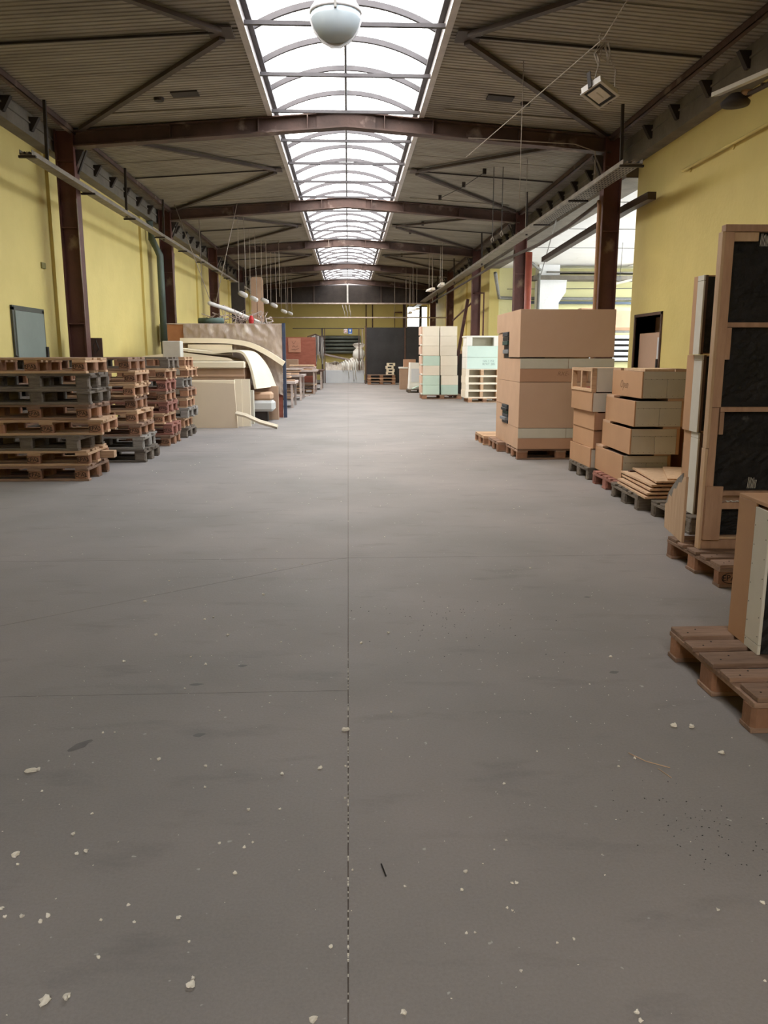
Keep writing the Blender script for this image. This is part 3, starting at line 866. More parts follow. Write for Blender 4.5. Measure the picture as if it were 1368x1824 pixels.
for z0, z1, w in ((.400, .650, 'lower'), (1.265, 1.604, 'upper')):
    t = thing('pad_stack', 'stack of black, grey and green pads in the %s notch of the big boxes' % w, 'pads', (2.3, 10.85, z0))
    n = 6; dz = (z1 - z0) / n
    for i, c in enumerate((0, 1, 3, 2, 0, 3)):
        MB().box(-0.16 - rnd.uniform(0, 0.05), 0.3, -0.2 + (0.03 if i % 2 else 0), 0.18, i * dz + 0.001, (i + 1) * dz - 0.003, 0.003).build('pad', padm[c], t)

# ---- column of small fibreboard boxes
zs = [.131, .336, .532, .722, .928]
offs = [(0.0, 0.02), (0.02, 0.0), (0.01, -0.03), (-0.02, -0.02)]
lab = ['bottom', 'second from the bottom', 'third from the bottom', 'fourth from the bottom']
for i in range(4):
    h = zs[i + 1] - zs[i]
    t = thing('small_box', 'small fibreboard box, %s of the narrow column beside the big boxes' % lab[i], 'box', (2.55 + offs[i][0], 8.28 + offs[i][1], zs[i]), 0, 'small boxes in the narrow column')
    MB().box(0.012, 0.40, 0.062, 0.78, 0, h - 0.012).build('body', M_mdfr, t)
    MB().box(0, 0.0115, 0, 0.78, 0, h - 0.001, 0.001).build('side_panel', M_mdf, t)
    MB().box(0.012, 0.40, 0, 0.0115, 0, h - 0.014, 0.001).build('front_panel', M_gypl if i in (0, 3) else M_mdfr, t)
    MB().box(0.0125, 0.04, 0.012, 0.30, h - 0.0118, h - 0.001).build('lid_strip', M_mdfp, t)
t = thing('open_frame_box', 'open two-bay wooden frame box on top of the narrow column of small boxes', 'box', (2.52, 8.27, zs[4]))
for y0, y1, z0, z1 in ((0, 0.76, 0, .03), (0, 0.76, .21, .243), (0, .045, .03, .21), (.36, .40, .03, .21), (.715, .76, .03, .21)):
    MB().box(0, 0.05, y0, y1, z0, z1, 0.001).build('frame_rail', M_pall, t)
MB().box(0.055, 0.40, 0.0, 0.012, 0.0, 0.243).build('front_panel', M_gypl, t)
MB().box(0.25, 0.27, 0.02, 0.74, 0.03, 0.21).build('back_panel', M_card, t)
MB().box(0.055, 0.40, 0.02, 0.74, 0.0, 0.03).build('bottom_panel', M_red, t)
MB().box(0.055, 0.40, 0.02, 0.50, 0.212, 0.243).build('top_panel', M_ply, t)

# ---- stack of four fibreboard boxes with plasterboard fronts
zz = [.131, .395, .655, .912, 1.178]
ox = [(-0.03, 0.10), (0.0, 0.0), (0.015, -0.03), (0.07, -0.03)]
lab = ['bottom', 'second', 'third', 'top']
for i in range(4):
    h = zz[i + 1] - zz[i] - 0.001
    hg = h - 0.010
    t = thing('faced_box', 'plasterboard-fronted fibreboard box, %s of its stack behind the loose boards' % lab[i], 'box', (2.60 + ox[i][0], 7.27 + ox[i][1], zz[i]), -0.03, 'boxes with plasterboard fronts')
    w, dp = 0.46, 0.90
    MB().box(0.012, w - 0.03, 0.014, dp, 0.0, hg - 0.02).build('body', M_dbr, t)
    MB().box(0, 0.0115, 0.0, dp, 0.0, hg - 0.012, 0.001).build('side_panel', M_mdf, t)
    MB().box(w - 0.029, w, 0.0, dp, 0.0, hg - 0.012, 0.001).build('side_panel', M_mdf, t)
    MB().box(0, w, dp + 0.0005, dp + 0.012, 0.0, hg - 0.012, 0.001).build('back_panel', M_mdf, t)
    MB().box(0.0125, w - 0.03, 0.0, 0.0135, h * 0.66, hg - 0.013, 0.001).build('plasterboard_tile', M_gyp, t)
    MB().box(0.0125, w * 0.5, 0.0, 0.0135, 0.002, h * 0.655, 0.001).build('plasterboard_tile', M_gyp, t)
    MB().box(w * 0.505, w - 0.03, 0.0, 0.0135, 0.002, h * 0.655, 0.001).build('plasterboard_tile', M_gyp, t)
    MB().box(0.0, 0.06, dp - 0.25, dp, hg - 0.0115, h).build('spacer', M_mdfp, t)
    MB().box(w - 0.16, w, 0.0, 0.3, hg - 0.0115, h).build('spacer', M_mdfp, t)
    sp = MB()
    for q in range(16):
        sx = 0.03 + 0.38 * (q % 8) / 7.5; sz = 0.02 if q < 8 else h * 0.64
        sp.box(sx, sx + 0.004, -0.0008, 0, sz, sz + 0.004)
    sp.build('screws', M_grit, t, kind='stuff')
    if i == 3:
        w_ = writing('Open', 0.11, t, (-0.0012, 0.52, h * 0.42), (R(90), 0, R(-90)), mat=pm('pencil', (0.27, 0.15, 0.085), rough=0.8), name='handwriting', shear=0.25)
        MB().box(0.03, w - 0.02, 0.03, dp - 0.03, hg - 0.011, h).build('lid_panel', M_ply, t)
# boxes behind that stack
t = thing('cardboard_box', 'brown cardboard box standing behind the plasterboard-fronted boxes', 'box', (3.18, 7.45, 0.7300))
MB().box(0, 0.40, 0, 0.5, 0, 0.21).build('body', M_card, t)
MB().box(-0.002, 0.402, -0.003, 0.502, 0.10, 0.106).build('tape', M_mdfb, t)
t = thing('fibreboard_crate', 'open fibreboard crate under the cardboard box beside the plasterboard-fronted boxes', 'crate', (3.17, 7.42, 0.1308))
MB().box(0, 0.42, 0, 0.02, 0, 0.36).build('front_panel', M_gyp, t)
MB().box(0, 0.02, 0.021, 0.6, 0, 0.598).build('side_panel', M_mdfr, t)
MB().box(0.40, 0.42, 0.021, 0.6, 0, 0.598).build('side_panel', M_mdfr, t)
MB().box(0.0, 0.42, 0.601, 0.62, 0, 0.598).build('back_panel', M_mdfr, t)
MB().box(-0.01, 0.43, -0.01, 0.0, 0.36, 0.40).build('rail', M_ply, t)

# ---- loose boards on the grey pallet
bd = [(2.45, 6.42, 0.0), (2.47, 6.43, 0.02), (2.50, 6.45, 0.0), (2.52, 6.47, 0.03), (2.56, 6.47, -0.05), (2.62, 6.52, -0.10)]
zc = 0.1305
for i, (x, y, a) in enumerate(bd):
    th = 0.016 if i != 5 else 0.014
    t = thing('loose_board', 'pale wooden board, %s of the pile on the grey pallet' % ('lowest', 'second lowest', 'third lowest', 'third highest', 'second highest', 'topmost')[i], 'board', (x, y, zc), a, 'loose boards on the pallet')
    MB().prism([(0, 0), (0.62, 0.02 + 0.02 * (i % 2)), (0.60, 0.80), (0.05, 0.84)] if i < 5 else [(0.05, 0), (0.55, 0.0), (0.55, 0.7), (0.22, 0.75)], 0, th, 'Z').build('board_face', M_ply, t)
    if i < 4:
        for px, py in ((0.06, 0.05), (0.5, 0.05), (0.1, 0.74), (0.5, 0.74)):
            MB().box(px, px + 0.06, py, py + 0.05, th, th + 0.0148).build('spacer', M_dbr, t)
    zc += th + (0.015 if i < 4 else 0.0005)

# ---- three tall narrow boxes (fibreboard side, plasterboard strip, black face)
zn = [.131, .745, 1.306, 1.862]
for i in range(3):
    t = thing('narrow_box', '%s of the three tall narrow boxes, pale strip and black front' % ('lowest', 'middle', 'topmost')[i], 'box', ((2.57, 2.555, 2.525)[i], 5.76, zn[i]), -0.02 + 0.01 * i, 'tall narrow boxes')
    h = zn[i + 1] - zn[i] - 0.003
    w, dp = 0.42, (0.27, 0.27, 0.17)[i]; ws = dp * (0.5, 0.52, 0.6)[i]
    MB().box(0.012, w, 0.02, dp, 0, h).build('body', M_mdf, t)
    MB().box(0, 0.0115, ws + 0.002, dp, 0, h, 0.001).build('side_panel', M_mdf, t)
    MB().box(-0.001, 0.0115, 0.0, ws, 0, h * 0.93, 0.001).build('plasterboard_strip', M_gypl, t)
    MB().box(-0.001, 0.0115, 0.0, ws, h * 0.935, h, 0.001).build('plasterboard_strip', M_gypl, t)
    MB().grid(lambda u, v: (0.012 + (w - 0.012) * u, 0.018 - 0.012 * rnd.random(), 0.01 + (h - 0.02) * v), 12, 20).build('black_face', M_blk, t)
    MB().box(0.0116, 0.03, 0.0, 0.018, 0, h).build('edge_strip', M_dbr, t)

# ---- tall framed panel filled with black foam
t = thing('framed_panel', 'tall pine frame with cross rails and rough black foam filling', 'panel', (2.150, 4.67, 0.1355), -0.02)
Hh = 1.855
def fb(n, x0, x1, y0, y1, z0, z1, m): return MB().box(x0, x1, y0, y1, z0, z1, 0.0015).build(n, m, t)
wdt = 0.95
fb('stile', 0, 0.047, 0, 0.055, 0.06, 0.86, M_plyb); fb('stile', 0, 0.055, -0.0, 0.055, 0.862, Hh, M_plyb)
fb('stile', wdt - 0.055, wdt, 0, 0.055, 0.06, Hh, M_plyb)
fb('edge_batten', -0.018, -0.001, -0.008, 0.048, 0.62, Hh, M_ply)
fb('edge_batten', -0.018, -0.001, 0.0, 0.055, 0.0, 0.618, M_ply)
fb('top_rail', 0.0, wdt, -0.002, 0.055, Hh + 0.001, Hh + 0.04, M_plyb)
fb('bottom_rail', 0.0, wdt, 0.0, 0.055, 0.0, 0.058, M_plyb)
fb('sill_strip', 0.11, wdt - 0.06, 0.005, 0.035, 0.0595, 0.075, M_ply)
for z, m in ((1.325, M_plyb), (0.835, M_plyb), (0.33, M_plyb)):
    fb('cross_rail', 0.056, wdt - 0.056, 0.004, 0.05, z, z + 0.028, m)
fb('cross_rail', 0.056, wdt - 0.056, 0.012, 0.05, 0.245, 0.285, M_plyb)
fb('cleat', 0.056, 0.085, 0.004, 0.04, 1.14, 1.323, M_plyb)
fb('cleat', 0.056, 0.082, 0.004, 0.04, 0.70, 0.833, M_plyb)
fb('cleat', 0.0, 0.10, -0.022, -0.001, 0.06, 0.39, M_plyb)
fb('cleat', 0.06, 0.20, 0.01, 0.04, Hh - 0.05, Hh - 0.001, M_ply)
for z0, z1, yo in ((1.354, Hh - 0.0, 0.036), (0.864, 1.324, 0.036), (0.359, 0.834, 0.036), (0.078, 0.244, 0.048)):
    MB().grid(lambda u, v: (0.056 + (wdt - 0.112) * u, yo + (0.012 * rnd.random() if 0 < u < 1 and 0 < v < 1 else 0), z0 + (z1 - z0) * v), 26, 18).build('foam_filling', M_blk, t)
fb('back_board', 0.0, wdt, 0.0605, 0.075, 0.0, Hh, M_mdfb)
for gx, gz in ((0.27, 0.37), (0.42, 0.37), (0.22, 1.78)):
    gm = MB()
    for q in range(7):
        gm.bar((gx + q * 0.008, 0.032, gz), (gx + q * 0.008 + 0.004, 0.030, gz + 0.05 + 0.02 * rnd.random()), 0.002, 0.002)
    gm.build('glue_drips', M_foamw, t)
MB().grid(lambda u, v: (0.12 + 0.30 * u, 0.02 + 0.015 * v, 0.2855 + 0.012 * rnd.random()), 30, 2).build('foam_bits', M_foamw, t, kind='stuff')
pl = thing('side_board', 'broken pine board with a torn grey edge beside the tall framed panel', 'board', (2.10, 4.84, 0.1355), -0.16)
MB().prism([(0.0, 0.0), (0.48, 0.0), (0.50, 0.16), (0.44, 0.18), (0.41, 0.24), (0.34, 0.23), (0.29, 0.30), (0.22, 0.31), (0.17, 0.36), (0.10, 0.37), (0.06, 0.41), (0.0, 0.42)], 0.0, 0.016, 'X').build('board_face', M_ply, pl)
MB().prism([(0.50, 0.16), (0.44, 0.18), (0.41, 0.24), (0.34, 0.23), (0.29, 0.30), (0.22, 0.31), (0.17, 0.36), (0.10, 0.37), (0.10, 0.43), (0.22, 0.38), (0.34, 0.31), (0.44, 0.25)], 0.004, 0.012, 'X').build('torn_facing', M_pals, pl)

# ---- foreground box on the near pallet, and the board standing behind it
t = thing('near_box', 'fibreboard box with a pale plasterboard strip on the nearest pallet', 'box', (1.608, 2.925, 0.1355), -0.06)
MB().box(0.012, 0.45, 0.012, 0.285, 0, 0.575).build('body', M_mdf, t)
MB().box(0, 0.0115, 0.125, 0.285, 0, 0.588, 0.001).build('side_panel', M_mdf, t)
MB().box(-0.001, 0.0115, 0.0, 0.123, 0.04, 0.575, 0.0012).build('plasterboard_strip', M_gypl, t)
MB().box(-0.001, 0.0115, 0.0, 0.123, 0.0, 0.038, 0.0012).build('plasterboard_strip', M_gypl, t)
MB().box(0.0, 0.45, 0.0, 0.285, 0.5885, 0.603, 0.001).build('top_panel', M_mdf, t)
MB().grid(lambda u, v: (0.012 + 0.438 * u, 0.008 - 0.01 * rnd.random(), 0.003 + 0.575 * v), 14, 18).build('black_face', M_blk, t)
sp = MB()
for q in range(14):
    y = 0.012 if q % 2 else 0.11; z = 0.03 + 0.53 * (q / 13.5)
    sp.box(-0.002, -0.0008, y, y + 0.003, z, z + 0.004)
sp.build('screws', M_grit, t, kind='stuff')
tag(MB().bar((2.62, 4.45, 0.1355), (2.70, 4.50, 1.0), 0.09, 0.02, up=(0, 1, 0)).build('pine_batten', M_ply), 'pine batten leaning on the tall framed panel behind the near box', 'batten')

# ============================================================ FOAM BLOCK STACKS AT MID DISTANCE
t_p = pallet('brown pallet under the cream and green foam blocks', (2.22 + 0.60, 24.66, 0), 0.0, 'brown', L=1.2, Wd=0.9, H=0.134)
grn = {(0, 0), (0, 1), (1, 0), (3, 0)}
ROW = ['bottom', 'second', 'third', 'fourth', 'fifth', 'sixth', 'top']
for c in range(2):
    for r in range(7):
        g = (r, c) in grn
        t = thing('foam_block', '%s foam block in the %s row, %s half of the tall two-wide stack' % ('green' if g else 'cream', ROW[r], 'left' if c == 0 else 'right'),
                  'foam block', (2.235 + c * 0.53 + (0.03 if r in (1, 0) and c else 0) - (0.02 if r > 3 else 0), 24.22, .1345 + r * 0.2885), rnd.uniform(-0.01, 0.01), 'cream and green foam blocks')
        MB().box(0.0, 0.505, 0, 0.88, 0, 0.286, 0.006).build('block_body', M_foamg if g else M_foamc, t)
        if c == 0:
            MB().box(-0.045, -0.001, 0.05, 0.80, 0.03, 0.28, 0.01).build('pink_edge', M_foamp, t)
            MB().lathe([(0.0, -0.03), (0.03, -0.02), (0.035, 0.0), (0.03, 0.02), (0.0, 0.03)], 8, (-0.03, 0.06, 0.03)).build('foam_tuft', M_foamw, t)
pallet('light pallet under the green slabs and open crates', (3.32 + 0.50, 22.85, 0), 0.0, 'light', L=0.95, Wd=0.8, H=0.126)
for r in range(4):
    t = thing('open_crate', 'open-fronted cream foam crate, %s of four under the green slabs' % ('lowest', 'second', 'third', 'highest')[r], 'crate', (3.27 + 0.01 * (r % 2), 22.47, .1265 + r * 0.201), 0, 'open-fronted foam crates')
    MB().box(0, 0.96, 0, 0.85, 0, 0.025).build('base', M_foamc, t)
    MB().box(0, 0.96, 0, 0.85, 0.176, 0.2).build('top', M_foamc, t)
    for x0, x1 in ((0, 0.09), (0.42, 0.50), (0.87, 0.96)):
        MB().box(x0, x1, 0, 0.85, 0.026, 0.175).build('upright', M_pall if x0 else M_foamc, t)
    MB().box(0.09, 0.87, 0.22, 0.24, 0.026, 0.175).build('back', pm('olive_board', (0.40, 0.36, 0.27), (0.35, 0.31, 0.23), scale=3), t)
for r, z in enumerate((.932, 1.245)):
    t = thing('green_slab', 'slab', 'foam block', (3.28, 22.46, z))
    t['label'] = ('pale green foam slab with pencil writing, resting on the open crates', 'plain pale green foam slab under the white trestle piece')[r]
    MB().box(0.03, 0.95, 0, 0.85, 0, 0.309, 0.004).build('slab_body', M_foamgl, t)
    MB().box(0.0, 0.029, 0.0, 0.85, 0, 0.309, 0.004).build('edge', M_foamw, t)
    if r == 0:
        writing('GG 1152\n RPXT 285', 0.085, t, (0.62, -0.001, 0.17), (R(90), 0, 0), mat=pm('green_pencil', (0.25, 0.35, 0.30), rough=0.8), name='handwriting')
t = thing('white_trestle', 'white foam slab on two white blocks on top of the green slabs', 'foam', (3.26, 22.45, 1.555))
MB().box(0.0, 0.98, 0, 0.8, 0.235, 0.28, 0.004).build('slab', M_foamw, t)
MB().box(0.02, 0.18, 0, 0.7, 0, 0.234, 0.004).build('leg', M_foamw, t)
MB().box(0.78, 0.96, 0, 0.7, 0, 0.234, 0.004).build('leg', M_foamw, t)
MB().box(0.18, 0.78, 0.2, 0.22, 0, 0.234).build('back', MATS['olive_board'], t)
t = thing('dark_cabinet', 'dark grey cabinet with a wooden top between the foam stacks', 'cabinet', (3.25, 26.0, 0))
MB().box(0, 0.8, 0, 0.6, 0, 1.35).build('body', M_dark, t)
MB().box(-0.05, 0.8, -0.03, 0.6, 1.351, 1.45).build('top', M_mdf, t)

# boxes further back on the right
t = thing('white_crate', 'tall whitish foam box leaning on a pallet near the black boards', 'box', (2.15, 28.6, 0.12))
MB().prism([(0, 0), (0.85, 0), (0.85, 0.9), (0.05, 0.93), (0.02, 0.2)], 0, 0.8, 'Y').build('body', M_foamw, t)
MB().box(0.08, 0.62, -0.02, -0.001, 0.25, 0.72).build('grey_facing', M_wbox, t)
MB().bar((0.1, -0.15, 0.02), (0.6, -0.1, 0.22), 0.18, 0.03).build('loose_sheet', M_foamgl, t)
pallet('small dark pallet under the tall whitish foam box', (2.55, 28.85, 0), 0.0, 'grey', L=0.9, Wd=0.9, H=0.118)
t = thing('brown_carton', 'brown carton stack against the black boards', 'box', (2.0, 31.2, 0))
MB().box(0, 0.6, 0, 0.5, 0, 0.38).build('lower_carton', M_card, t)
MB().box(0, 0.6, 0, 0.5, 0.382, 0.80).build('upper_carton', M_card, t)
MB().box(0.15, 0.6, 0, 0.5, 0.802, 1.15).build('top_carton', M_mdfr, t)
MB().box(-0.04, 0.3, -0.02, 0.4, 0.802, 0.86).build('white_tray', M_foamw, t)
t = thing('carton', 'brown carton in front of the whitish foam box', 'box', (2.62, 27.2, 0))
MB().box(0, 0.6, 0, 0.5, 0.0, 0.45).build('body', M_mdfr, t)
MB().box(0.05, 0.6, 0, 0.5, 0.452, 0.8).build('flap_part', M_mdfb, t)

# black boards across the hall at the far right
t = thing('black_partition', 'tall black board partition at the far end of the hall', 'partition', (0.78, 37.4, 0))
MB().box(0.05, 1.80, 0.0, 0.03, 0.05, 2.55).build('board', M_blkp, t)
MB().box(1.88, 2.9, 0.0, 0.03, 0.05, 2.55).build('board', M_blkp, t)
for x, h in ((0.0, 2.62), (1.81, 2.56), (2.9, 2.56)):
    MB().box(x, x + 0.06, -0.03, 0.04, 0, h).build('post', M_dbr, t)
for r, kd in enumerate(('brown', 'light', 'brown')):
    pallet('%s pallet by the black partition, %s of three' % (('brown', 'pale', 'dusty brown')[r], ('lowest', 'middle', 'topmost')[r]), (1.50, 36.9, r * 0.145), (0.0, 0.02, 0.01)[r], kd, L=1.25, Wd=0.8, group='pallets by the black partition')
for r in range(4):
    t = thing('foam_tray', 'small cream foam tray with slots, %s of four on the far pallets' % ('lowest', 'second', 'third', 'topmost')[r], 'tray', (1.72 + (0, 0.03, -0.02, 0.05)[r], 36.75, .4355 + r * 0.131), 0.05 * (r % 2), 'slotted foam trays')
    MB().box(0, 0.36, 0, 0.3, 0, 0.03).build('base', M_foam, t)
    MB().box(0, 0.36, 0, 0.3, 0.10, 0.13).build('top', M_foam, t)
    MB().box(0, 0.09, 0, 0.3, 0.031, 0.099).build('side', M_foam, t)
    MB().box(0.27, 0.36, 0, 0.3, 0.031, 0.099).build('side', M_foam, t)

# white low enclosure with foam offcuts at the end
t = thing('white_low_panel', 'low white panel holding back the heap of foam offcuts', 'panel', (-1.2, 38.9, 0))
MB().box(0, 1.96, 0, 0.05, 0.0, 0.60, 0.004).build('board', M_wbox, t)
hp = MB()
rr = random.Random(3)
def hz(u, v):
    x = -1.15 + 1.95 * u; y = 38.96 + 1.6 * v
    z = 0.90 + 0.20 * math.exp(-((x - 0.35) / 0.5) ** 2) + 0.08 * math.sin(7 * x) * math.cos(5 * y) + rr.uniform(-0.05, 0.05)
    return (x, y, z * (0.45 + 0.55 * min(1, v * 4)) * (0.93 + 0.1 * v))
hp.grid(hz, 44, 24)
tag(hp.build('offcut_heap', pm('heap_foam', (0.74, 0.67, 0.58), (0.55, 0.47, 0.40), scale=7, rough=0.95)), 'loose heap of pale foam offcuts behind the low white panel', 'heap')['kind'] = 'stuff'
for i in range(12):
    x = -0.30 + 0.085 * i; z = 0.88 + 0.05 * (i % 3) + 0.1 * math.exp(-((x - 0.3) / 0.4) ** 2)
    pts = [(x, 39.05, z + 0.06), (x + 0.04, 38.84, z - 0.04), (x + 0.06 + 0.02 * (i % 2), 38.84 - 0.02 * (i % 2), 0.62 - rr.uniform(0.0, 0.12) - (0.4 if i in (3, 6, 7) else 0))]
    tag(MB().tube(pts, [0.03, 0.035, 0.015], 6).build('foam_strip', M_foamw, smooth=True), '%s from the left of the floppy white foam strips hanging over the low white panel' % ('first', 'second', 'third', 'fourth', 'fifth', 'sixth', 'seventh', 'eighth', 'ninth', 'tenth', 'eleventh', 'twelfth')[i], 'foam strip', 'foam strips over the low white panel')
for i in range(6):
    tag(MB().bar((-1.15 + 0.06 * i, 39.2 + 0.16 * i, 1.36 - 0.02 * i), (0.0 + 0.05 * i, 39.25 + 0.16 * i, 1.12 - 0.02 * i), 0.12, 0.07).build('wooden_offcut', M_dust),
        '%s of the dusty wooden offcuts sloping across the far heap' % ('nearest', 'second', 'third', 'fourth', 'fifth', 'rearmost')[i], 'offcut', 'wooden offcuts on the heap')
t = thing('plastic_sack', 'translucent bulging sack on top of the foam heap', 'sack', (0.52, 39.25, 1.08))
MB().lathe([(0.0, 0), (0.22, 0.02), (0.30, 0.22), (0.27, 0.42), (0.14, 0.55), (0.05, 0.6), (0.0, 0.62)], 14).build('bag_body', M_foamw, t, smooth=True)
MB().lathe([(0.05, 0.55), (0.20, 0.60), (0.30, 0.72), (0.22, 0.80), (0.0, 0.82)], 12).build('bag_mouth', M_film, t, smooth=True)

# frame rail with the two safety signs
t = thing('rail_frame', 'steel rail frame over the far foam heap', 'frame', (-1.2, 38.7, 0))
MB().box(-1.4, 1.95, 0, 0.03, 2.53, 2.57).build('rail', M_brace, t)
MB().box(-0.06, 0.03, 0, 0.05, 0, 2.56).build('post', M_brace, t)
MB().box(0.08, 0.12, 0, 0.05, 0, 2.53).build('post', M_dbr, t)
MB().box(1.86, 1.90, 0, 0.05, 0.6, 2.53).build('post', M_dust, t)
MB().box(1.70, 1.75, 0, 0.05, 0.6, 2.53).build('post', M_dbr, t)
t = thing('prohibition_sign', 'small round red and white no-smoking style sign on the far rail', 'sign', (-0.11, 38.69, 2.42))
MB().box(-0.085, 0.085, 0.0, 0.008, -0.09, 0.10).build('plate', M_signw, t)
mb = MB(); n = 24; A = []; B = []
for k in range(n):
    c, s = math.cos(2 * math.pi * k / n), math.sin(2 * math.pi * k / n)
    A.append(mb.bm.verts.new((0.075 * c, -0.002, 0.075 * s))); B.append(mb.bm.verts.new((0.055 * c, -0.002, 0.055 * s)))
for k in range(n): mb.bm.faces.new((A[k], A[(k + 1) % n], B[(k + 1) % n], B[k]))
mb.build('red_ring', M_signr, t)
MB().bar((-0.045, -0.002, 0.045), (0.045, -0.002, -0.045), 0.002, 0.016, up=(0, 1, 0)).box(-0.001, 0.001, 0, 0.001, 0, 0.001).build('red_bar', M_signr, t)
t = thing('mandatory_sign', 'small blue and white protective equipment sign on the far rail', 'sign', (0.11, 38.69, 2.42))
MB().box(-0.095, 0.095, 0.0, 0.008, -0.13, 0.12).build('plate', M_signb, t)
MB().prism([(-0.05, 0.08), (0.05, 0.08), (0.03, 0.0), (0, -0.03), (-0.03, 0.0)], -0.003, -0.001, 'Y').build('symbol', M_signw, t)
MB().box(-0.07, 0.07, -0.003, -0.001, -0.10, -0.08).build('caption_bar', M_signw, t)

# louvred heater on the end wall
t = thing('wall_radiator', 'wide dark ribbed pipe radiator on the end wall', 'radiator', (-1.45, Y9 - 0.35, 1.38))
for i in range(5):
    MB().tube([(0, 0.1, 0.09 + i * 0.19), (2.05, 0.1, 0.09 + i * 0.19)], 0.075, 12).build('pipe', M_louv, t, smooth=True)
MB().box(2.0, 2.12, 0.0, 0.2, 0.0, 0.95).build('end_cap', pm('heater_end', (0.05, 0.10, 0.09), rough=0.5), t)
MB().box(-0.08, 0.0, 0.0, 0.2, 0.0, 0.95).build('end_cap', M_louv, t)
MB().box(0, 2.05, 0.19, 0.21, 0.0, 0.96).build('back_plate', M_dark, t)

# tall plumbing on the end wall
def pipe(name, pts, r, m, label, cat='pipe', group=None, n=8):
    return tag(MB().tube(pts, r, n).build(name, m, smooth=True), label, cat, group)
pipe('horizontal_pipe', [(-4.36, 34.0, 2.82), (4.36, 34.0, 2.84)], 0.028, M_dust, 'long thin pale pipe spanning the hall above the far partition')
pipe('vertical_pipe', [(0.98, 43.8, 0.0), (0.98, 43.8, 3.95)], 0.03, M_dbr, 'left one of two thin dark vertical pipes on the end wall', group='end wall pipes')
pipe('vertical_pipe', [(1.32, 43.8, 0.0), (1.32, 43.8, 3.95)], 0.03, M_dbr, 'right one of two thin dark vertical pipes on the end wall', group='end wall pipes')
pipe('vertical_pipe', [(3.02, 43.6, 0), (3.02, 43.6, 4.3)], 0.09, M_dbr, 'thick rusty vertical pipe beside the far window')
pipe('vertical_pipe', [(2.5, 43.7, 0), (2.5, 43.7, 3.55), (2.9, 43.6, 3.55)], 0.035, M_rust, 'bent red pipe left of the far window')
for j in range(3):
    pipe('loose_wire', [(-0.25 + 0.16 * j, YG - .25, 3.625), (-0.2 + 0.14 * j, YG - .3, 3.4), (-0.15 + 0.14 * j, YG - .25, 3.25), (-.12 + .13 * j, YG - .25, 3.0)], 0.012, M_lampw, ('longest left', 'middle', 'right')[j] + ' pale loose wire dangling before the end wall', 'wire', 'dangling wires at the end wall', 5)
o = tag(MB().box(-2.9, -1.3, 33.0, 33.05, 0.0, 2.02).build('red_board', M_red), 'large dusty red board standing behind the far work tables', 'board')
o = MB().box(-2.40, -1.90, 32.96, 33.0, 1.42, 1.98).build('paper_notice', pm('orange_paper', (0.62, 0.30, 0.20), rough=0.8)); tag(o, 'faded orange notice with faint figures pinned to the red board', 'notice')
MB().tube([(-2.25, 32.955, 1.85), (-2.18, 32.955, 1.75), (-2.1, 32.955, 1.86)], 0.006, 5).build('drawing_line', M_dbr, o)
MB().tube([(-2.25, 32.955, 1.62), (-2.18, 32.955, 1.68), (-2.1, 32.955, 1.62), (-2.02, 32.955, 1.68)], 0.006, 5).build('drawing_line', M_dbr, o)
MB().tube([(-2.3, 32.955, 1.55), (-2.1, 32.955, 1.52), (-1.98, 32.955, 1.58)], 0.006, 5).build('drawing_line', M_dbr, o)
tag(MB().box(-2.55, -1.95, 31.6, 32.1, 0.77, 1.15, 0.01).build('old_carton', M_card), 'open carton with a dark patch on the far work table', 'box')
# bundle of hanging strips
t = thing('strip_bundle', 'bundle of grey and white rag strips hanging from the rail frame', 'rags', (-1.50, 37.9, 0.70))
mt = [pm('rag_light', (0.62, 0.58, 0.54), rough=0.9), pm('rag_dark', (0.09, 0.075, 0.07), rough=0.9), pm('rag_mid', (0.30, 0.26, 0.24), rough=0.9)]
MB().tube([(-0.38, 0, 1.45), (0, 0.02, 1.56), (0.36, 0, 1.40)], 0.03, 6).tube([(0, 0.16, -0.70), (0, 0.16, 1.56), (0, 0, 1.56)], 0.03, 6).build('hook_stand', M_dbr, t)
for i in range(46):
    x = rr.uniform(-0.36, 0.34); w = rr.uniform(0.018, 0.042); top = 1.52 - abs(x) * 0.35; ln = rr.uniform(0.5, 1.45)
    y = rr.uniform(-0.12, 0.1)
    MB().tube([(x, y, top), (x + rr.uniform(-0.03, 0.03), y - 0.05, top - ln * 0.4), (x + rr.uniform(-0.05, 0.05), y - 0.03, top - ln)], [w, w * 1.1, w * 0.6], 5).build('strip', mt[i % 3], t)

# ---- work tables on the far left
def table(label, x0, x1, y0, y1, h, top_m, load=0, seed=0):
    t = thing('work_table', label, 'table', (x1, y0, 0), 0, 'dusty work tables')
    q = random.Random(seed)
    MB().box(x0 - x1, 0, 0, y1 - y0, h - 0.06, h, 0.005).build('tabletop', top_m, t)
    MB().box(x0 - x1 + 0.1, -0.06, 0.05, 0.1, h - 0.18, h - 0.062).build('apron', M_dbr, t)
    for a, b in ((x0 - x1 + 0.05, 0.04), (x0 - x1 + 0.05, y1 - y0 - 0.1), (-0.12, 0.04), (-0.12, y1 - y0 - 0.1)):
        MB().box(a, a + 0.06, b, b + 0.06, 0, h - 0.061).build('leg', M_dust, t)
    MB().box(x0 - x1 + 0.1, -0.10, 0.3, y1 - y0 - 0.1, 0.20, 0.225).build('shelf', M_dbr, t)
    return t
table('nearest dusty work table behind the wrapped partition', -3.2, -1.32, 20.2, 21.6, 0.66, M_dust, seed=1)
table('second dusty work table behind the wrapped partition', -3.2, -1.30, 23.6, 25.2, 0.74, M_dust, seed=2)
table('third dusty work table, longer, before the red board', -3.2, -1.08, 27.6, 29.6, 0.80, M_dust, seed=3)
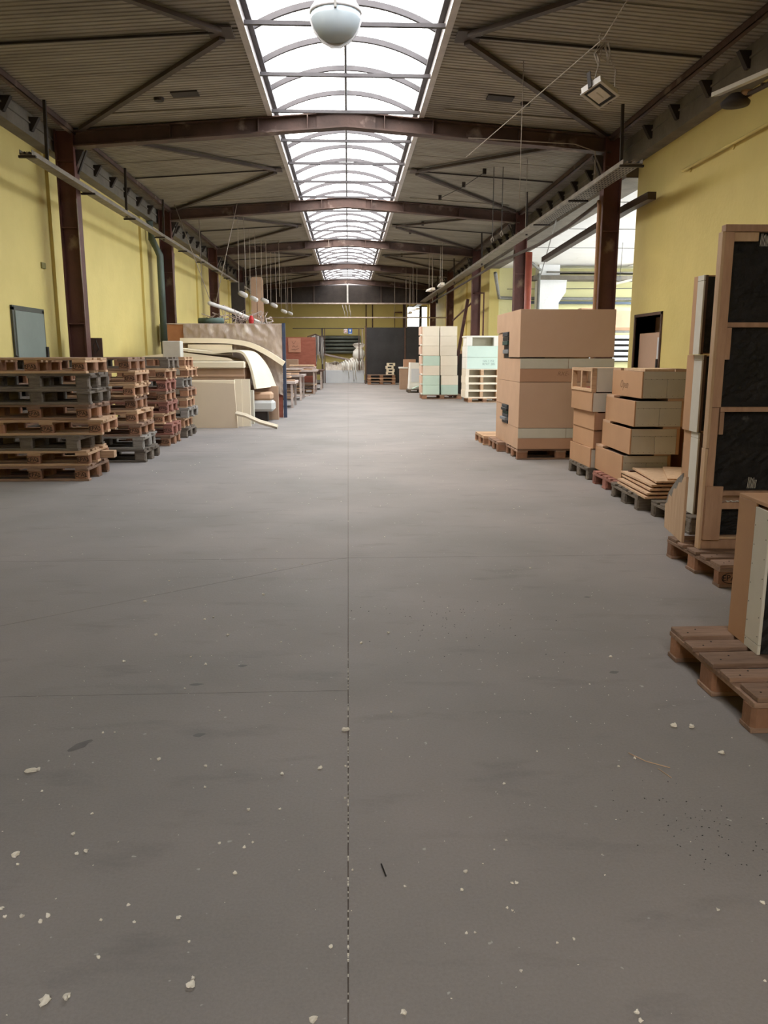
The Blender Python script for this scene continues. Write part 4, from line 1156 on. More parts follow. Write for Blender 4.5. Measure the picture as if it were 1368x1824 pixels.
table('farthest work table, dark topped, before the red board', -3.2, -0.95, 31.0, 32.6, 0.76, M_dbr, seed=4)
for i, (x, y, z, l) in enumerate([(-1.6, 20.6, .661, .5), (-1.9, 21.0, .661, .6), (-1.8, 24.0, .741, .7), (-2.0, 24.6, .741, .6), (-1.7, 28.2, .801, .9), (-1.9, 28.9, .801, .8), (-1.7, 31.4, .761, .7), (-1.5, 31.9, .761, .5)]):
    tag(MB().box(-l / 2, l / 2, -0.1, 0.1, 0, 0.035 + 0.01 * (i % 3), 0.004).build('timber_scrap', M_dust if i % 2 else M_mdfp, loc=(x, y, z)),
        ('pale' if i % 2 == 0 else 'dusty') + ' timber scrap, %s on the far work tables' % ('first', 'second', 'third', 'fourth', 'fifth', 'sixth', 'seventh', 'eighth counted from the near end')[i], 'timber', 'timber scraps on the work tables')
n_ = 0
for (x0, x1, y0, y1, h) in ((-2.6, -1.4, 20.25, 21.4, .661), (-2.7, -1.35, 23.65, 25.0, .741), (-2.6, -1.1, 27.7, 29.3, .801)):
    for lev, zb in ((0, h), (1, 0.226)):
        zt = zb
        for k in range(4):
            n_ += 1
            l_ = rr.uniform(0.6, 1.0); w_ = rr.uniform(0.5, 0.9)
            if lev == 0 and k < 1: continue
            th = rr.uniform(0.02, 0.045)
            o = MB().box(-l_, 0, -w_ / 2, w_ / 2, 0, th, 0.004).build('timber_board', (M_dust, M_mdfp, M_ply)[n_ % 3], loc=(x1 + rr.uniform(-0.1, 0.0), (y0 + y1) / 2, zt if lev else zt + 0.08))
            o['category'] = 'timber'; o['group'] = 'boards piled at the work tables'
            o['label'] = '%s board, %s in the pile %s the %s work table' % (('dusty', 'pinkish', 'pine')[n_ % 3], ('lowest', 'second', 'third', 'topmost')[k], ('on', 'under')[lev], {20: 'nearest', 23: 'second', 27: 'third'}[int(y0)])
            zt += th + 0.0005
pl_ = pallet('small pale pallet on the floor beside the far work tables', (-1.55, 28.4, 0), 0.0, 'light', L=0.75, Wd=0.9)
for i in range(3):
    tag(MB().box(-0.4, 0.4, -0.08, 0.08, 0, 0.03).build('floor_plank', M_dust, loc=(-1.75 + 0.05 * i, 25.9 + 0.3 * i, 0.0)), 'dusty plank on the floor below the work tables', 'plank', 'planks under the work tables')

# ============================================================ LEFT FOAM AREA
t = thing('wrapped_partition', 'low plywood partition wrapped in creased plastic film', 'partition', (-3.75, 17.2, 0))
MB().box(0, 2.36, 0.0, 0.03, 0, 1.93).build('board', M_red, t)
MB().box(0.0, 0.36, -0.012, -0.001, 0.6, 1.93).build('end_board', M_or, t)
MB().box(0.34, 2.36, -0.012, -0.001, 0.55, 1.91).build('middle_board', M_card, t)
rr = random.Random(11)
wr_ = [[rr.uniform(-1, 1) for _ in range(40)] for _ in range(24)]
def film(u, v):
    p_ = Vector((u * 9 + v * 1.5, v * 4.5 - u * 2, 3.1)); n_ = 1 - 2.4 * abs(noise.noise(p_)) + 0.5 * noise.noise(p_ * 2.7)
    z0 = 0.55 - 0.12 * math.sin(u * 7) * u
    return (0.34 + 2.03 * u, -0.042 - 0.030 * n_, z0 + (1.935 - z0) * v)
MB().grid(film, 110, 60).build('plastic_film', pm('dusty_film', (0.46, 0.36, 0.29), (0.36, 0.275, 0.22), scale=2.5, stretch=(2, 1, 1), rough=0.34, spots=(3, 0.60, (0.66, 0.58, 0.51), 0.8), spec=0.5, bump=0.9, bscale=5), t, smooth=True)
MB().box(-0.01, 2.38, -0.04, 0.04, 1.935, 1.95).build('top_batten', M_dust, t)
MB().box(2.375, 2.44, -0.05, 0.05, 0, 1.96).build('post', M_blue, t)
# cartons behind the foam
t = thing('large_carton', 'large brown carton lying under the draped foam mats', 'box', (-3.15, 15.7, 0))
MB().box(0, 1.15, 0, 1.0, 0, 1.05, 0.004).build('body', M_card, t)
MB().box(-0.01, 1.16, -0.02, -0.001, 0.90, 0.94).build('seam', M_mdfb, t)
tag(MB().box(-3.4, -1.98, 15.62, 16.7, 1.055, 1.19, 0.02).build('foam_slab', M_foam), 'flat cream foam slab lying on top of the large carton', 'foam')
tag(MB().prism([(-4.05, 1.20), (-2.2, 1.20), (-2.3, 1.25), (-3.2, 1.36), (-3.9, 1.29)], 15.7, 16.9, 'Y').build('foam_wedge', M_foam), 'long tapering cream foam piece under the draped mat', 'foam')
t = thing('grey_board', 'pale grey-brown board standing at the right end of the carton', 'board', (-1.99, 15.52, 0))
MB().box(0, 0.17, 0, 0.17, 0, 0.64).build('board_face', M_gyp, t)
tag(MB().box(-1.80, -1.44, 16.6, 16.75, 0.0, 0.68).build('brown_board', M_card), 'brown board leaning between the draped foam and the partition end', 'board')
tag(MB().box(-1.95, -1.52, 16.1, 16.5, 0.42, 0.58, 0.04).build('rolled_mat', M_mdfp), 'folded pinkish mat on top of the pale blue bag', 'mat')
tag(MB().box(-1.98, -1.48, 16.05, 16.5, 0.2, 0.418, 0.05).build('blue_bag', pm('pale_blue_bag', (0.60, 0.60, 0.57), (0.50, 0.50, 0.48), scale=4, rough=0.6)), 'pale blue bag under the folded mat', 'bag')
tag(MB().box(-1.92, -1.62, 16.15, 16.4, 0.0, 0.198).build('dark_stand', M_dark), 'dark stand carrying the pale blue bag', 'stand')


def ribbon(name, prof, th, y0, y1, m, label, skew=0.0, n=4):
    """foam mat: profile (x,z) swept from y0 to y1, with thickness"""
    # resample smoothly
    P = []
    pr_ = [Vector(p) for p in prof]
    for i in range(len(pr_) - 1):
        p0 = pr_[max(0, i - 1)]; p1 = pr_[i]; p2 = pr_[i + 1]; p3 = pr_[min(len(pr_) - 1, i + 2)]
        for k in range(6):
            u = k / 6
            P.append(0.5 * ((2 * p1) + (-p0 + p2) * u + (2 * p0 - 5 * p1 + 4 * p2 - p3) * u * u + (-p0 + 3 * p1 - 3 * p2 + p3) * u ** 3))
    P.append(pr_[-1])
    N_ = len(P); mb = MB(); top = []; bot = []
    for j in range(n + 1):
        v = j / n; a = []; b = []
        for i, p in enumerate(P):
            d = (P[min(N_ - 1, i + 1)] - P[max(0, i - 1)]).normalized(); nn = Vector((-d.y, d.x))
            s = skew * v * max(0, (i / N_ - 0.35))
            q = p + nn * th / 2; r = p - nn * th / 2
            a.append(mb.bm.verts.new((q.x + s, y0 + (y1 - y0) * v, q.y))); b.append(mb.bm.verts.new((r.x + s, y0 + (y1 - y0) * v, r.y)))
        top.append(a); bot.append(b)
    for j in range(n):
        for i in range(N_ - 1):
            mb.bm.faces.new((top[j][i], top[j][i + 1], top[j + 1][i + 1], top[j + 1][i]))
            mb.bm.faces.new((bot[j][i], bot[j + 1][i], bot[j + 1][i + 1], bot[j][i + 1]))
        mb.bm.faces.new((top[j][0], top[j + 1][0], bot[j + 1][0], bot[j][0]))
        mb.bm.faces.new((top[j][-1], bot[j][-1], bot[j + 1][-1], top[j + 1][-1]))
    for j in (0, n):
        for i in range(N_ - 1):
            mb.bm.faces.new((top[j][i], bot[j][i], bot[j][i + 1], top[j][i + 1]))
    o = mb.build(name, m, smooth=False)
    return tag(o, label, 'foam')


ribbon('foam_mat', [(-3.33, 1.425), (-3.0, 1.385), (-2.6, 1.35), (-2.3, 1.38), (-2.05, 1.36), (-1.93, 1.20), (-1.86, .98), (-1.80, .66)], 0.045, 15.75, 16.95, M_foam,
       'large cream foam mat draped over the carton, its end hanging down', skew=0.45)
ribbon('foam_mat', [(-3.45, 1.60), (-2.9, 1.60), (-2.45, 1.585), (-2.05, 1.52), (-1.7, 1.36), (-1.34, 1.13)], 0.10, 16.95, 17.12, M_foam,
       'thick cream foam strip arching along the wrapped partition')
tag(MB().box(-3.3, -2.4, 16.98, 17.1, 1.30, 1.52).build('foam_prop', M_foam), 'cream foam block propping the thick foam strip', 'foam')
# standing sheets in front
t = thing('foam_sheet', 'big upright cream foam sheet leaning in front of the carton', 'foam sheet', (-2.84, 14.72, 0))
MB().prism([(0, 0), (0.815, 0), (0.775, 0.80), (0.0, 0.83)], 0, 0.07, 'Y').build('sheet_face', pm('tan_foam', (0.66, 0.54, 0.40), (0.62, 0.50, 0.37), scale=1.5, rough=0.9), t)
MB().prism([(0.0, 0.831), (0.775, 0.801), (0.775, 0.86), (0.0, 0.86)], 0.03, 0.12, 'Y').build('top_edge', M_foam, t)
t = thing('foam_sheet', 'second cream foam sheet standing behind the big upright one', 'foam sheet', (-2.10, 15.0, 0))
MB().box(0.0, 0.13, 0, 0.06, 0, 0.87).build('sheet_face', M_foam, t)
MB().box(0.131, 0.28, 0.03, 0.08, 0, 0.87).build('sheet_fold', M_foam, t)
tag(MB().tube([(-2.04, 14.68, 0.27), (-1.85, 14.6, 0.23), (-1.6, 14.55, 0.12), (-1.28, 14.5, 0.035)], 0.042, 4).build('foam_strip', M_foam), 'square cream foam strip sloping from the sheet to the floor', 'foam strip')
tag(MB().box(-3.14, -2.84, 13.95, 14.2, 0.0, 1.54, 0.01).build('white_bin', pm('white_grubby', (0.62, 0.60, 0.54), (0.50, 0.47, 0.40), scale=3, rough=0.7)), 'tall grubby white box standing behind the pallet stacks', 'box')

# clutter on and behind the partition
t = thing('branch_heap', 'tangle of dusty roots and slats lying above the partition', 'branches', (-3.0, 18.6, 1.972))
rr = random.Random(21)
mb = MB()
for i in range(60):
    x = rr.uniform(-0.2, 1.35); z = rr.uniform(0.10, 0.38) - 0.10 * abs(x - 0.6)
    mb.tube([(x, rr.uniform(0, .4), 0.003), (x + rr.uniform(-.1, .1), rr.uniform(0, .4), z * .7), (x + rr.uniform(-.25, .25), rr.uniform(-.1, .5), z)], rr.uniform(0.005, 0.016), 4)
mb.build('twigs', M_dust, t, kind='stuff')
tag(MB().box(-3.5, -1.6, 18.0, 19.3, 0, 1.97).build('rack_cabinet', M_dbr), 'brown cabinet standing behind the wrapped partition', 'cabinet')
pipe('green_roll', [(-3.30, 18.35, 2.045), (-2.75, 18.3, 2.045)], 0.07, pm('green_roll_m', (0.14, 0.20, 0.17), rough=0.6), 'dark green roll lying on the clutter behind the partition', 'roll')
tag(MB().lathe([(0.0, 0), (0.05, 0.02), (0.06, 0.10), (0.03, 0.18), (0.0, 0.19)], 10, (-2.12, 18.15, 1.972)).build('red_bag', pm('bright_red', (0.55, 0.03, 0.03), rough=0.5)), 'bright red bag hanging above the partition', 'bag')
pipe('white_tube', [(-2.91, 17.5, 2.38), (-2.7, 20.0, 2.32), (-2.47, 26, 2.2)], 0.045, M_lampw, 'long dusty white tube slung on wires above the partition', 'tube')
pipe('tube_wire', [(-2.9, 17.6, 2.42), (-3.6, 17.8, 4.4)], 0.008, M_wire, 'left wire holding the front of the white tube', 'wire')
pipe('tube_wire', [(-2.82, 17.8, 2.42), (-2.35, 18.2, 4.5)], 0.008, M_wire, 'right wire holding the front of the white tube', 'wire')
t = thing('upright_panel', 'tall pale fibreboard panel with rounded top standing at the left', 'panel', (-3.02, 26.0, 0))
MB().prism([(0, 0), (0.17, 0), (0.17, 3.7), (0.04, 3.7), (0, 3.62)], 0, 0.04, 'Y').build('panel_half', M_mdfp, t)
MB().prism([(0.19, 0), (0.38, 0), (0.38, 3.6), (0.34, 3.7), (0.19, 3.7)], 0, 0.04, 'Y').build('panel_half', M_mdfp, t)
tag(MB().box(-3.5, -3.1, 25.0, 25.05, 2.3, 3.45).build('dark_board', M_dark), 'dark board fixed beside the tall pale panel', 'board')
tag(MB().bar((-3.3, 22.0, 2.55), (-2.9, 26.0, 2.35), 0.06, 0.12).build('slanted_beam', M_dust), 'dusty timber beam slanting above the clutter', 'timber')

# ============================================================ SERVICES
def tray(name, pts, w, label, holes=True, hang=()):
    t = thing(name, label, 'cable tray', pts[0])
    p0 = Vector(pts[0]); P = [Vector(p) - p0 for p in pts]
    for a, b in zip(P[:-1], P[1:]):
        MB().bar(a, b, w, 0.006).build('tray_base', M_tray, t)
        for s in (-1, 1):
            o_ = Vector((s * w / 2, 0, 0.025))
            MB().bar(a + o_, b + o_, 0.005, 0.055).build('tray_side', M_tray, t)
    # cables lying in the tray
    for k in range(4):
        q = [p + Vector((w * (-0.3 + 0.2 * k), 0, 0.02)) for p in P]
        MB().tube(q, 0.012, 5).build('cable', M_wired if k % 2 else M_wire, t)
    L_t = (P[-1] - P[0]).length
    br = MB().box(-w / 2 - 0.03, w / 2 + 0.03, -0.02, 0.02, -0.03, -0.004).mesh('tray_bracket', M_dark)
    d = (P[1] - P[0]); n = int(d.length / 2.1)
    for i in range(n + 1):
        put('tray_bracket', br, t, loc=tuple(P[0] + d * (i / max(1, n)) + Vector((0, 0.05, 0))))
    if holes:
        hb = MB(); y = 0.1
        while y < min(d.length, 16):
            for k in range(5):
                x = w * (-0.36 + 0.18 * k)
                hb.box(x - 0.009, x + 0.009, y, y + 0.06, -0.0045, -0.0032)
            y += 0.12
        h = hb.build('perforations', M_grit, t, kind='stuff')
    for (yy, zt) in hang:
        MB().bar((0, yy - pts[0][1], 0.0), (0.02 if pts[0][0] < 0 else -0.02, yy - pts[0][1], zt - pts[0][2]), 0.035, 0.035, up=(0, 1, 0)).build('hanger', M_dark, t)
    return t
tray('cable_tray', [(-3.75, 10.15, 3.61), (-3.72, 37.0, 3.70)], 0.14, 'long dusty cable tray hung along the left wall', holes=False, hang=[(10.85, 4.4), (14.5, 4.4), (17.3, 4.4), (21.5, 4.4), (26, 4.4), (30, 4.4)])
tray('cable_tray', [(3.50, 10.25, 3.60), (3.50, 14.9, 3.62), (3.50, 42.0, 3.74)], 0.24, 'wide perforated cable tray hung along the right side', hang=[(10.7, 4.4), (16.2, 4.4), (21.5, 4.4), (27, 4.4), (32, 4.4)])
pipe('column_pipe', [(3.70, 12.2, 0.0), (3.70, 12.2, 3.45), (3.72, 12.3, 3.53)], 0.03, M_mdfr, 'thin brown pipe standing against the first right column')
pipe('service_pipe', [(4.0, 12.62, 3.56), (3.85, 12.75, 3.58), (3.74, 14.0, 3.44), (3.70, 16.0, 3.40), (3.69, 20.0, 3.52), (3.68, 36, 3.58)], 0.032, M_brace, 'red-brown service pipe following the right cable tray')
tag(MB().box(4.12, 4.24, 11.4, 12.4, 3.40, 3.50).bar((4.18, 12.35, 3.45), (4.25, 17.8, 3.33), 0.12, 0.10).build('steel_channel', M_brace), 'grey steel channel jutting from the opening along the right wall', 'channel')
pipe('wall_conduit', [(4.30, 10.7, 3.62), (4.30, 8.4, 3.62), (4.30, 4.0, 3.64)], 0.018, M_yel, 'yellow painted conduit clipped to the right wall', 'conduit')
for y, yl in ((10.55, 'farthest'), (9.4, 'middle'), (8.3, 'nearest')):
    tag(MB().lathe([(0, 0), (0.03, 0), (0.03, 0.03), (0, 0.03)], 8, (4.335, y, 3.60), 'X').build('conduit_clip', M_yel), yl + ' yellow painted clip under the wall conduit', 'clip', 'clips on the wall conduit')
pipe('red_standpipe', [(3.74, 17.0, 0), (3.74, 17.0, 3.38)], 0.07, M_redp, 'thick red standpipe between the right-hand columns', n=14)
pipe('red_rail', [(3.98, 30.9, 2.6), (3.90, 25.0, 2.98)], 0.03, M_rust, 'thin red rail sloping between far right columns', 'rail')
tag(MB().bar((3.22, 25.35, 0.0), (3.70, 25.25, 3.0), 0.09, 0.09).build('raking_strut', M_rust), 'red raking strut leaning against a far right column', 'strut')
pipe('red_rail', [(3.82, 24.9, 3.15), (4.12, 24.8, 3.15), (4.12, 24.8, 1.2)], 0.028, M_rust, 'bent red rail beside the third right column', 'rail')
pipe('duct', [(-4.18, 18.0, 4.10), (-4.18, 18.1, 3.75), (-4.10, 18.45, 3.45), (-4.10, 18.45, 1.2)], 0.075, M_duct, 'green-grey duct running down beside the second left column', 'duct', n=10)
pipe('grey_wall_pipe', [(3.95, 22.0, 3.45), (4.6, 24.9, 3.02), (5.1, 25.15, 3.02), (12, 25.15, 3.0)], 0.05, M_pipeg, 'grey pipe bending into the adjoining hall along its end wall', n=10)
pipe('blue_wall_pipe', [(5.2, 25.15, 2.90), (12, 25.15, 2.88)], 0.045, pm('blue_pipe', (0.16, 0.20, 0.27), rough=0.5), 'dark blue pipe below the grey one in the adjoining hall', n=10)
pipe('thin_wall_pipe', [(4.9, 25.2, 3.30), (12, 25.2, 3.36)], 0.012, M_pipeg, 'thin conduit on the adjoining hall wall', 'conduit')
pipe('drop_pipe', [(5.62, 24.1, 0.0), (5.62, 24.1, 3.66)], 0.045, M_pipeg, 'grey-brown pipe standing beside the white column', n=10)
tag(MB().bar((3.9, 15.5, 3.78), (5.65, 24.0, 3.62), 0.02, 0.02).build('bracket_arm', M_pipeg), 'thin grey strut under the adjoining hall ceiling', 'strut')
pipe('short_strut', [(5.25, 23.6, 3.92), (5.62, 23.95, 3.74)], 0.04, M_pipeg, 'short grey strut at the head of the white column', 'strut')
t = thing('wall_radiator', 'white and dark ribbed radiator in the adjoining hall', 'radiator', (6.6, 25.0, 1.1))
for i in range(5):
    MB().tube([(0, 0, 0.08 + i * 0.17), (3.0, 0, 0.08 + i * 0.17)], 0.055, 10).build('pipe', M_wbox, t, smooth=True)
MB().box(0, 3.0, 0.07, 0.1, 0, 0.8).build('back_plate', M_dark, t)
tag(MB().box(6.55, 10.0, 23.0, 23.5, 2.0, 2.62, 0.08).build('brown_bale', M_mdfp), 'large rounded pinkish bale in the adjoining hall behind the big boxes', 'bale')
tag(MB().box(6.6, 6.7, 23.1, 23.4, 0, 1.94).box(9.7, 9.8, 23.1, 23.4, 0, 1.94).box(6.6, 9.8, 23.1, 23.4, 1.94, 1.995).build('bale_rack', M_pipeg), 'rack under the pinkish bale in the adjoining hall', 'rack')
t = thing('hanging_batten', 'dusty angled batten light hanging in the adjoining hall', 'lamp', (6.4, 19.5, 3.0))
MB().bar((-0.35, 0, -0.10), (0.35, 0, 0.06), 0.25, 0.05).build('shade', M_lampw, t)
MB().box(-0.12, 0.12, -0.05, 0.05, 0.04, 0.14).build('gear_box', M_pipeg, t)
MB().tube([(-0.15, 0, 0.1), (-0.10, 0, 0.92)], 0.006, 4).build('wire', M_wired, t)
MB().tube([(0.1, 0, 0.1), (0.12, 0, 0.92)], 0.006, 4).build('wire', M_wired, t)
# junction details on the first left column
t = thing('column_board', 'dark board with coiled cable at the foot of the first left column', 'board', (-3.98, 12.6, 0.9))
MB().box(-0.22, 0.24, 0, 0.02, 0.0, 0.66).build('board_face', M_dbr, t)
MB().tube([(0.16, -0.04, 0.62), (0.20, -0.04, 0.50), (0.14, -0.04, 0.42), (0.12, -0.04, 0.55), (0.17, -0.04, 0.63)], 0.008, 5).build('cable_coil', M_wired, t)
pipe('column_cable', [(-3.87, 12.28, 0.9), (-3.86, 12.24, 3.5)], 0.008, M_wire, 'pale cable running down the first left column', 'cable')
pipe('column_cable', [(-3.80, 18.5, 0.9), (-3.83, 18.5, 2.6), (-3.80, 18.5, 3.5)], 0.010, M_wire, 'pale cable running down the second left column', 'cable')
tag(MB().box(XL, XL + 0.02, 12.0, 12.15, 2.52, 2.60).build('wall_bracket', pm('olive', (0.25, 0.22, 0.08), rough=0.7)), 'small olive bracket left on the yellow wall', 'bracket')
tag(MB().box(-4.3, -4.2, 18.9, 19.15, 1.6, 2.0).build('switch_box', M_wbox), 'small grey switch box behind the green duct', 'box')

# ---- lamps
def bay_lamp(name, label, loc, yaw=0.0, group=None, drop=1.2, r=0.20):
    t = thing(name, label, 'lamp', loc, yaw, group)
    return t
# big high-bay lamp under the rooflight
t = thing('high_bay_lamp', 'large dusty grey industrial lamp with a bowl lens under the rooflight', 'lamp', (-0.09, 8.35, 4.29), 0)
MB().prism([(-0.235, 0.20), (-0.245, 0.12), (-0.21, 0.02), (-0.13, -0.07), (-0.04, -0.115), (0.04, -0.115), (0.13, -0.07), (0.21, 0.02), (0.245, 0.12), (0.235, 0.20), (0.19, 0.24), (-0.19, 0.24)][::-1], -0.02, 0.0, 'Y').build('lens_rim', M_lampg, t)
def lensf(u, v):
    a = -math.pi * u
    w = 0.23 * math.cos(v * math.pi / 2) ** 0.8
    x = w * math.cos(a); z = 0.21 + (w * 1.38) * math.sin(a)
    return (x, -0.02 - 0.10 * math.sin(v * math.pi / 2), z)
lens = MB().lathe([(0.238, 0.0), (0.235, -0.05), (0.21, -0.13), (0.16, -0.20), (0.09, -0.245), (0.0, -0.26)], 28, (0, 0, 0.18)).build('lens', pm('dusty_lens', (0.42, 0.47, 0.50), (0.36, 0.41, 0.44), scale=2, rough=0.35, spec=0.5), t, smooth=True)
MB().lathe([(0.245, 0.18), (0.25, 0.20), (0.24, 0.22), (0.205, 0.27), (0.18, 0.34), (0.13, 0.42), (0.06, 0.44)], 24).build('housing', M_lampg, t, smooth=True)
MB().box(-0.012, 0.012, -0.262, -0.24, 0.15, 0.23).build('clasp', M_pipeg, t)
MB().tube([(0, 0, 0.44), (0, 0, 0.49)], 0.02, 8).build('stem', M_pipeg, t)
tag(MB().box(-1.05, 1.05, 8.31, 8.39, 4.775, 4.81).build('lamp_carrier', M_arch), 'steel cross bar carrying the big lamp', 'bar')
# floodlight
t = thing('floodlight', 'small pale square floodlight hanging on wires near the right side', 'floodlight', (2.23, 7.5, 3.55), 0)
fl_ = Matrix.Rotation(R(-24), 4, 'X') @ Matrix.Rotation(R(38), 4, 'Z')
def fpart(nm, x0, x1, y0, y1, z0, z1, m):
    return MB().box(x0, x1, y0, y1, z0, z1, 0.003, mat=fl_).build(nm, m, t)
fpart('casing', -0.13, 0.13, -0.10, 0.10, 0.0, 0.06, M_lampw)
fpart('bezel', -0.14, 0.14, -0.11, -0.085, -0.012, 0.0, M_lampw)
fpart('bezel', -0.14, 0.14, 0.085, 0.11, -0.012, 0.0, M_lampw)
fpart('bezel', -0.14, -0.12, -0.085, 0.085, -0.012, 0.0, M_lampw)
fpart('bezel', 0.12, 0.14, -0.085, 0.085, -0.012, 0.0, M_lampw)
fpart('gasket', -0.12, 0.12, -0.085, 0.085, -0.004, -0.0005, M_blkp)
fpart('reflector', -0.09, 0.085, -0.055, 0.07, -0.007, -0.0045, M_refl)
fpart('bulb', -0.05, 0.05, -0.006, 0.006, -0.014, -0.0075, M_gypl)
fpart('yoke', -0.15, -0.142, -0.02, 0.02, -0.01, 0.15, M_dark)
fpart('yoke', 0.142, 0.15, -0.02, 0.02, -0.01, 0.15, M_dark)
MB().tube([(-0.05, 0, 0.13), (-0.02, 0, 0.25), (0.0, 0.0, 0.38)], 0.005, 5).build('hanging_wire', M_wire, t)
MB().tube([(0.13, 0, 0.05), (0.13, 0, 0.2), (0.02, 0, 0.38)], 0.005, 5).build('hanging_wire', M_wire, t)
kn = MB()
rr = random.Random(5)
for i in range(7):
    kn.tube([(rr.uniform(-.03, .05), 0, 0.42), (rr.uniform(-.06, .09), rr.uniform(-.03, .03), 0.33), (rr.uniform(-.04, .06), 0, 0.20 + rr.uniform(0, .1))], 0.007, 5)
kn.tube([(0.03 * math.cos(a * 0.7) + 0.0, 0, 0.46 + 0.03 * math.sin(a * 0.7)) for a in range(10)], 0.007, 5)
kn.build('cable_knot', M_wire, t)
pipe('catenary_wire', [(2.35, 6.4, 4.30), (2.24, 7.5, 4.0), (1.98, 9.6, 4.02), (1.72, 12.2, 4.10)], 0.005, M_wire, 'thin wire slung along the roof on the right, carrying the floodlight', 'wire')
pipe('drop_wire', [(2.02, 9.8, zdeck(2.02) + .004), (2.02, 9.8, 3.0)], 0.004, M_wire, 'thin wire hanging straight down beside the floodlight', 'wire')
pipe('drop_wire', [(3.0, 14.0, zdeck(3.0) + .004), (3.0, 14.0, 3.4)], 0.004, M_wire, 'thin wire hanging near the right cable tray', 'wire')
for k, dx in enumerate((0.0, 0.16)):
    t = thing('hook_wire', ('left', 'right')[k] + ' hanging wire with a small pale hook below the second roof bay', 'wire', (2.55 + dx, 14.6, 4.5))
    MB().tube([(0, 0, 0), (0, 0, -1.05 - 0.1 * (1 - k))], 0.007, 5).build('wire_line', M_wired, t)
    zb = -1.05 - 0.1 * (1 - k)
    MB().tube([(0, 0, zb), (0.025, 0, zb - 0.06), (0.0, 0, zb - 0.10), (-0.025, 0, zb - 0.06), (0, 0, zb)], 0.007, 5).build('hook', M_wire, t)
for k, (x, y) in enumerate(((2.45, 15.0), (2.25, 16.2), (1.95, 17.6), (1.9, 21.0), (1.7, 22.5), (1.8, 27.5))):
    o = tag(MB().box(-0.03, 0.03, -0.03, 0.03, -0.09, 0.0).build('ceiling_clip', M_dark, loc=(x, y, zdeck(x) - 0.001)), 'small dark cable clip under the roof deck, %s from the camera' % ('first', 'second', 'third', 'fourth', 'fifth', 'sixth')[k], 'clip', 'cable clips under the roof deck')
pipe('roof_cable', [(2.45, 15.0, zdeck(2.45) - .06), (2.25, 16.2, zdeck(2.25) - .08), (1.95, 17.6, zdeck(1.95) - .06)], 0.006, M_wired, 'dark cable looping between roof clips', 'cable')
pipe('beam_cable', [(1.75, 12.2, 4.36), (3.3, 12.22, 4.30), (3.6, 12.2, 4.2), (3.62, 12.2, 3.7)], 0.008, M_wire, 'pale cable along the first rafter, curling down the column', 'cable')
# lamp in the upper right corner
t = thing('corner_lamp', 'dark round lamp head on an arm under a white batten, high on the right wall', 'lamp', (3.84, 8.35, 3.72))
MB().lathe([(0.0, -0.01), (0.13, 0.0), (0.14, 0.03), (0.10, 0.07), (0.05, 0.11), (0.0, 0.12)], 18).build('head', M_dark, t, smooth=True)
MB().lathe([(0.0, 0), (0.05, 0.0), (0.055, 0.05), (0.0, 0.06)], 12, (0.08, -0.06, 0.07)).build('collar', M_mdf, t, smooth=True)
MB().tube([(0.08, -0.08, 0.08), (0.18, -0.5, 0.10), (0.28, -1.4, 0.12)], 0.025, 8).build('arm', M_brace, t)
MB().prism([(-0.17, 0.18), (-0.10, 0.14), (0.30, -1.2), (0.23, -1.2)], 0.13, 0.17, 'Z').build('batten', M_gypl, t)
MB().bar((0.1, -0.3, 0.10), (0.50, -0.3, 0.13), 0.03, 0.03).build('wall_arm', M_brace, t)
# rows of bulkhead lamps hung on wires
Ln = [(-2.512, 20.0, 2.74), (-2.48, 22.0, 2.77), (-2.33, 23.4, 2.81), (-2.31, 26.0, 2.84), (-2.31, 30.0, 2.87), (-2.30, 33.0, 2.95)]
ordn = ['nearest', 'second', 'third', 'fourth', 'fifth', 'farthest']
cov = MB().lathe([(0.0, -0.15), (0.035, -0.145), (0.06, -0.11), (0.066, 0.0), (0.06, 0.11), (0.035, 0.145), (0.0, 0.15)], 12, (0, 0, 0), 'X').mesh('cover', M_lampw, True)
capm = MB().lathe([(0.02, -0.165), (0.045, -0.16), (0.045, -0.135), (0.02, -0.13)], 10, (0, 0, 0), 'X').mesh('end_cap', M_pipeg)
for i, p in enumerate(Ln):
    t = thing('tube_lamp', '%s of the capsule-shaped lamps hanging in a row on the left' % ordn[i], 'lamp', p, -0.15 - 0.1 * (i % 3), 'capsule lamps on the left')
    put('cover', cov, t, rot=(0, 0.42, 0)).scale = (0.78, 0.95, 0.95); put('end_cap', capm, t, rot=(0, 0.42, 0)).scale = (0.78, 0.95, 0.95)
    top = zdeck(p[0]) - p[2] - 0.004
    MB().tube([(-0.10, 0, 0.055), (-0.07, 0, top)], 0.007, 4).build('wire', M_wire, t)
    MB().tube([(0.08, 0, 0.055), (0.07, 0, top)], 0.007, 4).build('wire', M_wire, t)
Rn = [(2.78, 24.5, 3.32), (2.62, 26.0, 3.3), (2.45, 30.0, 2.92), (2.5, 33.0, 2.95)]
shd = MB().prism([(-0.08, 0.0), (0.08, 0.0), (0.05, 0.07), (-0.05, 0.07)], -0.4, 0.4, 'Y').mesh('shade', M_lampw)
ecp = MB().box(-0.05, 0.05, -0.45, -0.401, 0.0, 0.07).mesh('end_cap', M_foamc)
for i, p in enumerate(Rn):
    t = thing('batten_lamp', '%s of the batten lamps hanging in a row on the right' % ('nearest', 'second', 'third', 'farthest')[i], 'lamp', p, 0.1 * (i % 3), 'batten lamps on the right')
    put('shade', shd, t); put('end_cap', ecp, t)
    top = zdeck(p[0]) - p[2] - 0.004
    for yy in (-0.25, 0.25):
        MB().tube([(0, yy, 0.07), (0.0, yy, top)], 0.008, 4).build('wire', M_wire, t)
